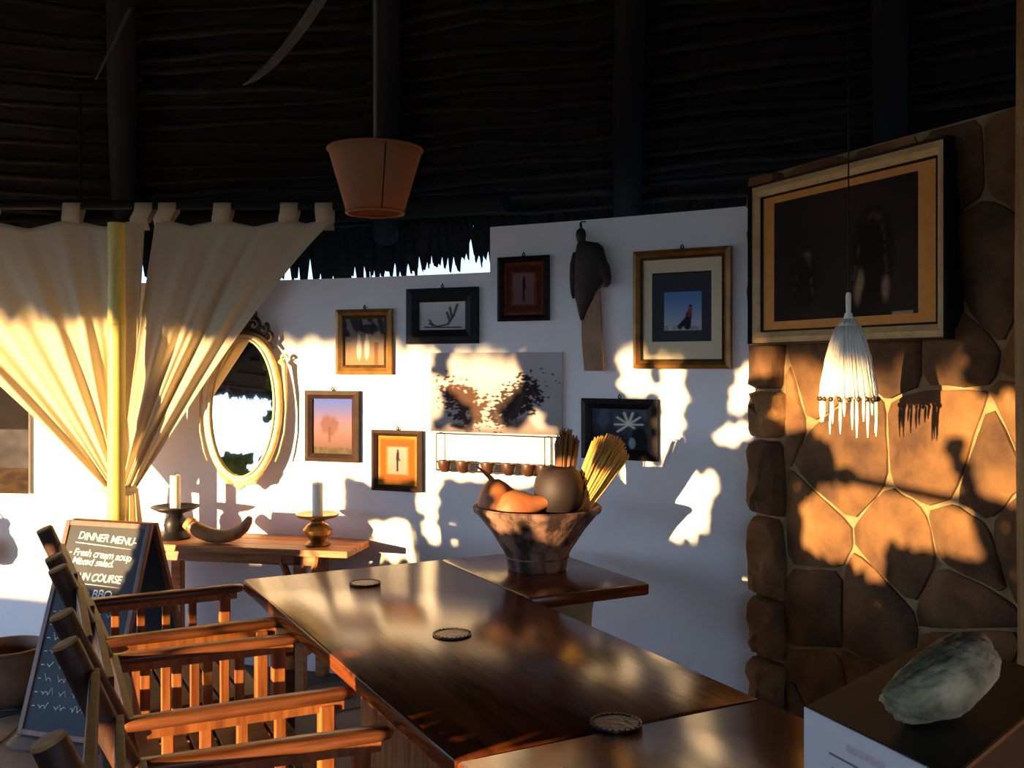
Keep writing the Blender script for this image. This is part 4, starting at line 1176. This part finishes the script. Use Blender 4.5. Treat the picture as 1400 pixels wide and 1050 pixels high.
for i, p in enumerate(pts):
    q = p - pts[-1]; tg = (pts[min(i + 1, 13)] - pts[max(i - 1, 0)]).normalized(); sd = tg.cross(Vector((0, 1, 0))).normalized()
    v += [q - sd * wd[i] + Vector((0, .006, 0)), q + Vector((0, -.006, 0)), q + sd * wd[i] + Vector((0, .006, 0)), q + Vector((0, .010, 0))]
f = []
for i in range(13):
    for k_ in range(4): f.append((4 * i + k_, 4 * i + (k_ + 1) % 4, 4 * i + 4 + (k_ + 1) % 4, 4 * i + 4 + k_))
f += [(0, 1, 2, 3), (55, 54, 53, 52)]
mb.add(v, f); mb.build('leaf_blade', M['palm'], ps, smooth=True)
MB().tube([pts[-1] - pts[-1] + Vector((0, 0, -.05)), Vector((.01, .03, .13))], .008, 7).build('binding', M['straw_d'], ps)
# white fringed lamp in front of the stone wall
d = 2.9; k = d / FPX; top = P(1160, 440, d)
fl = empty('fringed_lamp', top); tag(fl, 'white fibre-fringed hanging lamp in front of the stone wall', 'lamp')
def cone_r(z):   # z in px below the shoulder
    T = [(-38, 3.5), (-12, 5), (-2, 8), (4, 14), (14, 19), (40, 27), (70, 33), (100, 38)]
    for (a, ra), (b, rb) in zip(T, T[1:]):
        if a <= z <= b: return ra + (rb - ra) * (z - a) / (b - a)
    return T[-1][1]
MB().lathe([(cone_r(z) * k * .93, -z * k) for z in (100, 70, 40, 14, 4, -2, -12)] , n=28).build('lamp_shade', M['fibre'], fl, smooth=True)
mb = MB(); rnd = random.Random(6)
for i in range(260):
    a = rnd.uniform(0, 6.283); pts = []
    zt_ = rnd.choice([-4, 6, 20, 45]); 
    for j in range(5):
        z = zt_ + (rnd.uniform(98, 106) - zt_) * j / 4; r = (cone_r(z) * .97 + rnd.uniform(-.6, 1.6)) * k
        pts.append((math.cos(a + .02 * j) * r, math.sin(a + .02 * j) * r, -z * k))
    mb.tube(pts, [.0018, .0026, .003, .003, .002], 4)
mb.build('fibre_fringe', M['fibre'], fl, smooth='all', kind='stuff', fix=False)
MB().lathe([(3.2 * k, 10 * k), (3.8 * k, 36 * k), (2.6 * k, 40 * k), (5 * k, 12 * k), (4 * k, 2 * k)][:3], n=12).build('stem', M['fibre'], fl, smooth=True)
mb = MB()
for i in range(20):
    a = 2 * math.pi * i / 20; mb.ellipsoid((math.cos(a) * 38.5 * k, math.sin(a) * 38.5 * k, -105 * k), (.0065, .0065, .0075), 8, 6)
mb.build('bead_ring', M['bead'], fl, smooth='all')
for i in range(14):
    a = 2 * math.pi * i / 14 + .2; L = rnd.choice([24, 34, 46, 52]) * k; x, y = math.cos(a) * 36 * k, math.sin(a) * 36 * k
    MB().tube([(x, y, -104 * k), (x, y, -104 * k - L * .5), (x * .99, y * .99, -104 * k - L)], [.004, .0055, .002], 6).build('tassel', M['fibre'], fl, smooth='all')
ph = math.atan2(top.x, top.y); rt = ZA - (ZA - ZE) * math.hypot(top.x, top.y) / Rv(ph)
MB().tube([(0, 0, 36 * k), (0, 0, rt - top.z)], .0022, 6).build('cord', M['black_iron'], fl)

# ------------------------------------------------------------------ floor pot at the left
p = P(2, 970, FPX * 1.54 / 470)
fpot = empty('floor_pot', (p.x - .02, p.y + .1, .012)); fpot.scale = (.95, .95, .88); tag(fpot, 'wide round clay pot on the floor beside the chalkboard', 'pot')
MB().lathe([(.10, 0), (.13, .01), (.175, .07), (.19, .14), (.18, .21), (.165, .255), (.172, .28), (.178, .287), (.165, .29), (.15, .26), (.16, .2), (.14, .08), (0, .05)], n=32).build('pot_body', M['clay'], fpot, smooth=True)
MB().tube([(math.cos(2 * math.pi * q / 32) * .172, math.sin(2 * math.pi * q / 32) * .172, .286) for q in range(33)], .009, 8, False).build('pot_rim', M['clay'], fpot, smooth='all')

# ------------------------------------------------------------------ plants added out of view on the left, leafed to shape the low sun
def inpoly(x, y, poly):
    c = False; n = len(poly); j = n - 1
    for i in range(n):
        if ((poly[i][1] > y) != (poly[j][1] > y)) and (x < (poly[j][0] - poly[i][0]) * (y - poly[i][1]) / (poly[j][1] - poly[i][1] + 1e-12) + poly[i][0]): c = not c
        j = i
    return c
GAPS = [[(622, 440), (714, 440), (712, 535), (690, 565), (694, 590), (652, 590), (654, 560), (624, 540)],  # wall areas kept sunlit: no leaves are placed in front of them
        [(560, 440), (592, 440), (592, 590), (560, 590)], [(597, 515), (610, 515), (608, 572), (597, 575)],
        [(735, 560), (772, 600), (712, 596)],
        [(560, 590), (762, 588), (760, 648), (712, 668), (655, 652), (560, 655)],
        [(572, 655), (596, 660), (594, 705), (578, 705)],
        [(508, 712), (521, 712), (519, 768), (508, 768)], [(530, 712), (544, 712), (544, 768), (531, 768)], [(555, 714), (566, 714), (565, 766), (556, 766)],
        [(584, 714), (600, 714), (598, 744), (585, 744)], [(607, 716), (621, 716), (620, 740), (608, 740)],
        [(850, 440), (888, 440), (887, 538), (853, 538)],
        [(902, 440), (937, 440), (930, 600), (922, 650), (919, 716), (907, 716), (906, 560)],
        [(1032, 488), (1032, 561), (996, 561), (1012, 515)],
        [(1030, 581), (1026, 598), (1000, 606), (976, 602), (990, 584)],
        [(928, 652), (975, 648), (978, 672), (956, 733), (912, 727)],
        [(846, 638), (897, 632), (897, 714), (863, 714), (858, 670)],
        [(1032, 440), (1078, 440), (1078, 512), (1045, 505), (1032, 512)],
        [(1075, 440), (1330, 440), (1320, 540), (1420, 545), (1420, 700), (1345, 668), (1318, 585), (1290, 590), (1318, 684), (1200, 652), (1150, 628), (1128, 592), (1075, 582)],
        [(1108, 682), (1130, 668), (1192, 662), (1322, 697), (1348, 765), (1200, 732), (1214, 786), (1102, 748)]]
tab = []
for px in range(470, 1031, 3):
    q, _ = wall_px(px); tab.append((q.x * MX + q.y * MY, px, q.x * LX + q.y * LY, q.y))
for px in range(1033, 1500, 3):
    r = (px - 700) / FPX; u = (r * W0.y - W0.x) / (WT.x - r * WT.y); q = W0 + WT * u
    tab.append((q.x * MX + q.y * MY, px, q.x * LX + q.y * LY, q.y))
QMAX = [a[0] for a in tab if a[1] >= 1400][0] + .05
def shaded(q, ze):
    if q < tab[0][0]: return False
    if q > QMAX: return ze > .8  # dense leaf screen here, added to keep the black box in shade
    for a, b in zip(tab, tab[1:]):
        if a[0] <= q <= b[0]:
            t = (q - a[0]) / (b[0] - a[0] + 1e-9); px = a[1] + (b[1] - a[1]) * t; pl = a[2] + (b[2] - a[2]) * t; d = a[3] + (b[3] - a[3]) * t
            y = HZ + (CZ - (ze - TE * pl)) / d * FPX
            if y < 400 or (y > 800 and px < 1032) or ze < .84 and px > 800: return False
            if px < 585 and y < 652: return False
            return not any(inpoly(px, y, g) for g in GAPS)
    return False
rnd = random.Random(12)
C0 = -0.7
def leaf_mesh(mb, c, L, W_, rot, tilt, yaw):
    m = Matrix.Rotation(yaw, 3, 'Z') @ Matrix.Rotation(tilt, 3, 'X') @ Matrix.Rotation(rot, 3, 'Y')
    pr = [(0, -.5, 0), (.5, -.2, .0), (.46, .15, 0), (0, .5, 0), (-.46, .15, 0), (-.5, -.2, 0)]
    v = []
    for (a, b, _) in pr: v.append(Vector(c) + m @ Vector((a * W_, .1 * W_ * (abs(a) * 2) ** 2, b * L)))
    mb.add(v, [(0, 1, 2, 3), (0, 3, 4, 5)])
bands = [(-4.3, -3.3, 'bushy potted plant nearest the curtains'), (-3.3, -2.3, 'bushy potted plant in the middle of the row'), (-2.3, .15, 'wide potted plant at the end of the row')]
for bi, (qa, qb, lab) in enumerate(bands):
    qm = (qa + qb) / 2; x, y = ql(qm, C0)
    e = empty('added_shade_plant', (x, y, 0)); tag(e, lab + ', added out of view to dapple the sun', 'plant', 'added shade plants')
    MB().lathe([(.14, 0), (.16, .02), (.2, .3), (.215, .33), (.21, .35), (.19, .345), (.18, .28), (0, .27)], n=26).build('planter', M['clay'], e, smooth=True)
    mb = MB(); yaw = math.atan2(MY, MX); stems = MB()
    q = qa
    while q < qb:
        ze = .70
        while ze < 2.05:
            a, b = q + rnd.uniform(-.015, .015), ze + rnd.uniform(-.015, .015)
            if shaded(a, b) and all(shaded(a + dx, b + dz) for dx, dz in ((.02, 0), (-.02, 0), (0, .02), (0, -.02))):
                c = C0 + rnd.uniform(-.12, .12); px_, py_ = ql(a, c)
                leaf_mesh(mb, (px_ - x, py_ - y, b - TE * c), rnd.uniform(.06, .075) * (1.7 if a > QMAX else 1.15), rnd.uniform(.045, .055) * (1.7 if a > QMAX else 1.2), rnd.uniform(-1.2, 1.2), rnd.uniform(-.35, .35), yaw + rnd.uniform(-.35, .35))
            ze += .029
        q += .029
    mb.build('shade_foliage', M['leaf'], e, smooth=False, kind='stuff', fix=False)
    for s in range(4):
        a = qa + (qb - qa) * (s + .5) / 4; sx, sy = ql(a, C0)
        stems.tube([(.03 * (s - 1.5), 0, .27), ((sx - x) * .5, (sy - y) * .5, .75), (sx - x, sy - y, 1.1)], [.012, .009, .006], 6)
    stems.build('stems', M['bark'], e, smooth='all')
    if bi == 2:
        def stake_pt(px, y_, c):
            r_ = (px - 700) / FPX; u = (r_ * W0.y - W0.x) / (WT.x - r_ * WT.y); w_ = W0 + WT * u
            q_ = w_.x * MX + w_.y * MY; ze_ = CZ - (y_ - HZ) / FPX * w_.y + TE * (w_.x * LX + w_.y * LY); a_ = ql(q_, c)
            return (a_[0] - x, a_[1] - y, ze_ - TE * c)
        MB().tube([stake_pt(1045, 628, C0 + .2), stake_pt(1335, 690, C0 + .2)], .018, 8).build('added_shade_stake', M['yellow_pole'], e, smooth=True)  # added stick out of view, casts the slanting bar of shade on the stones
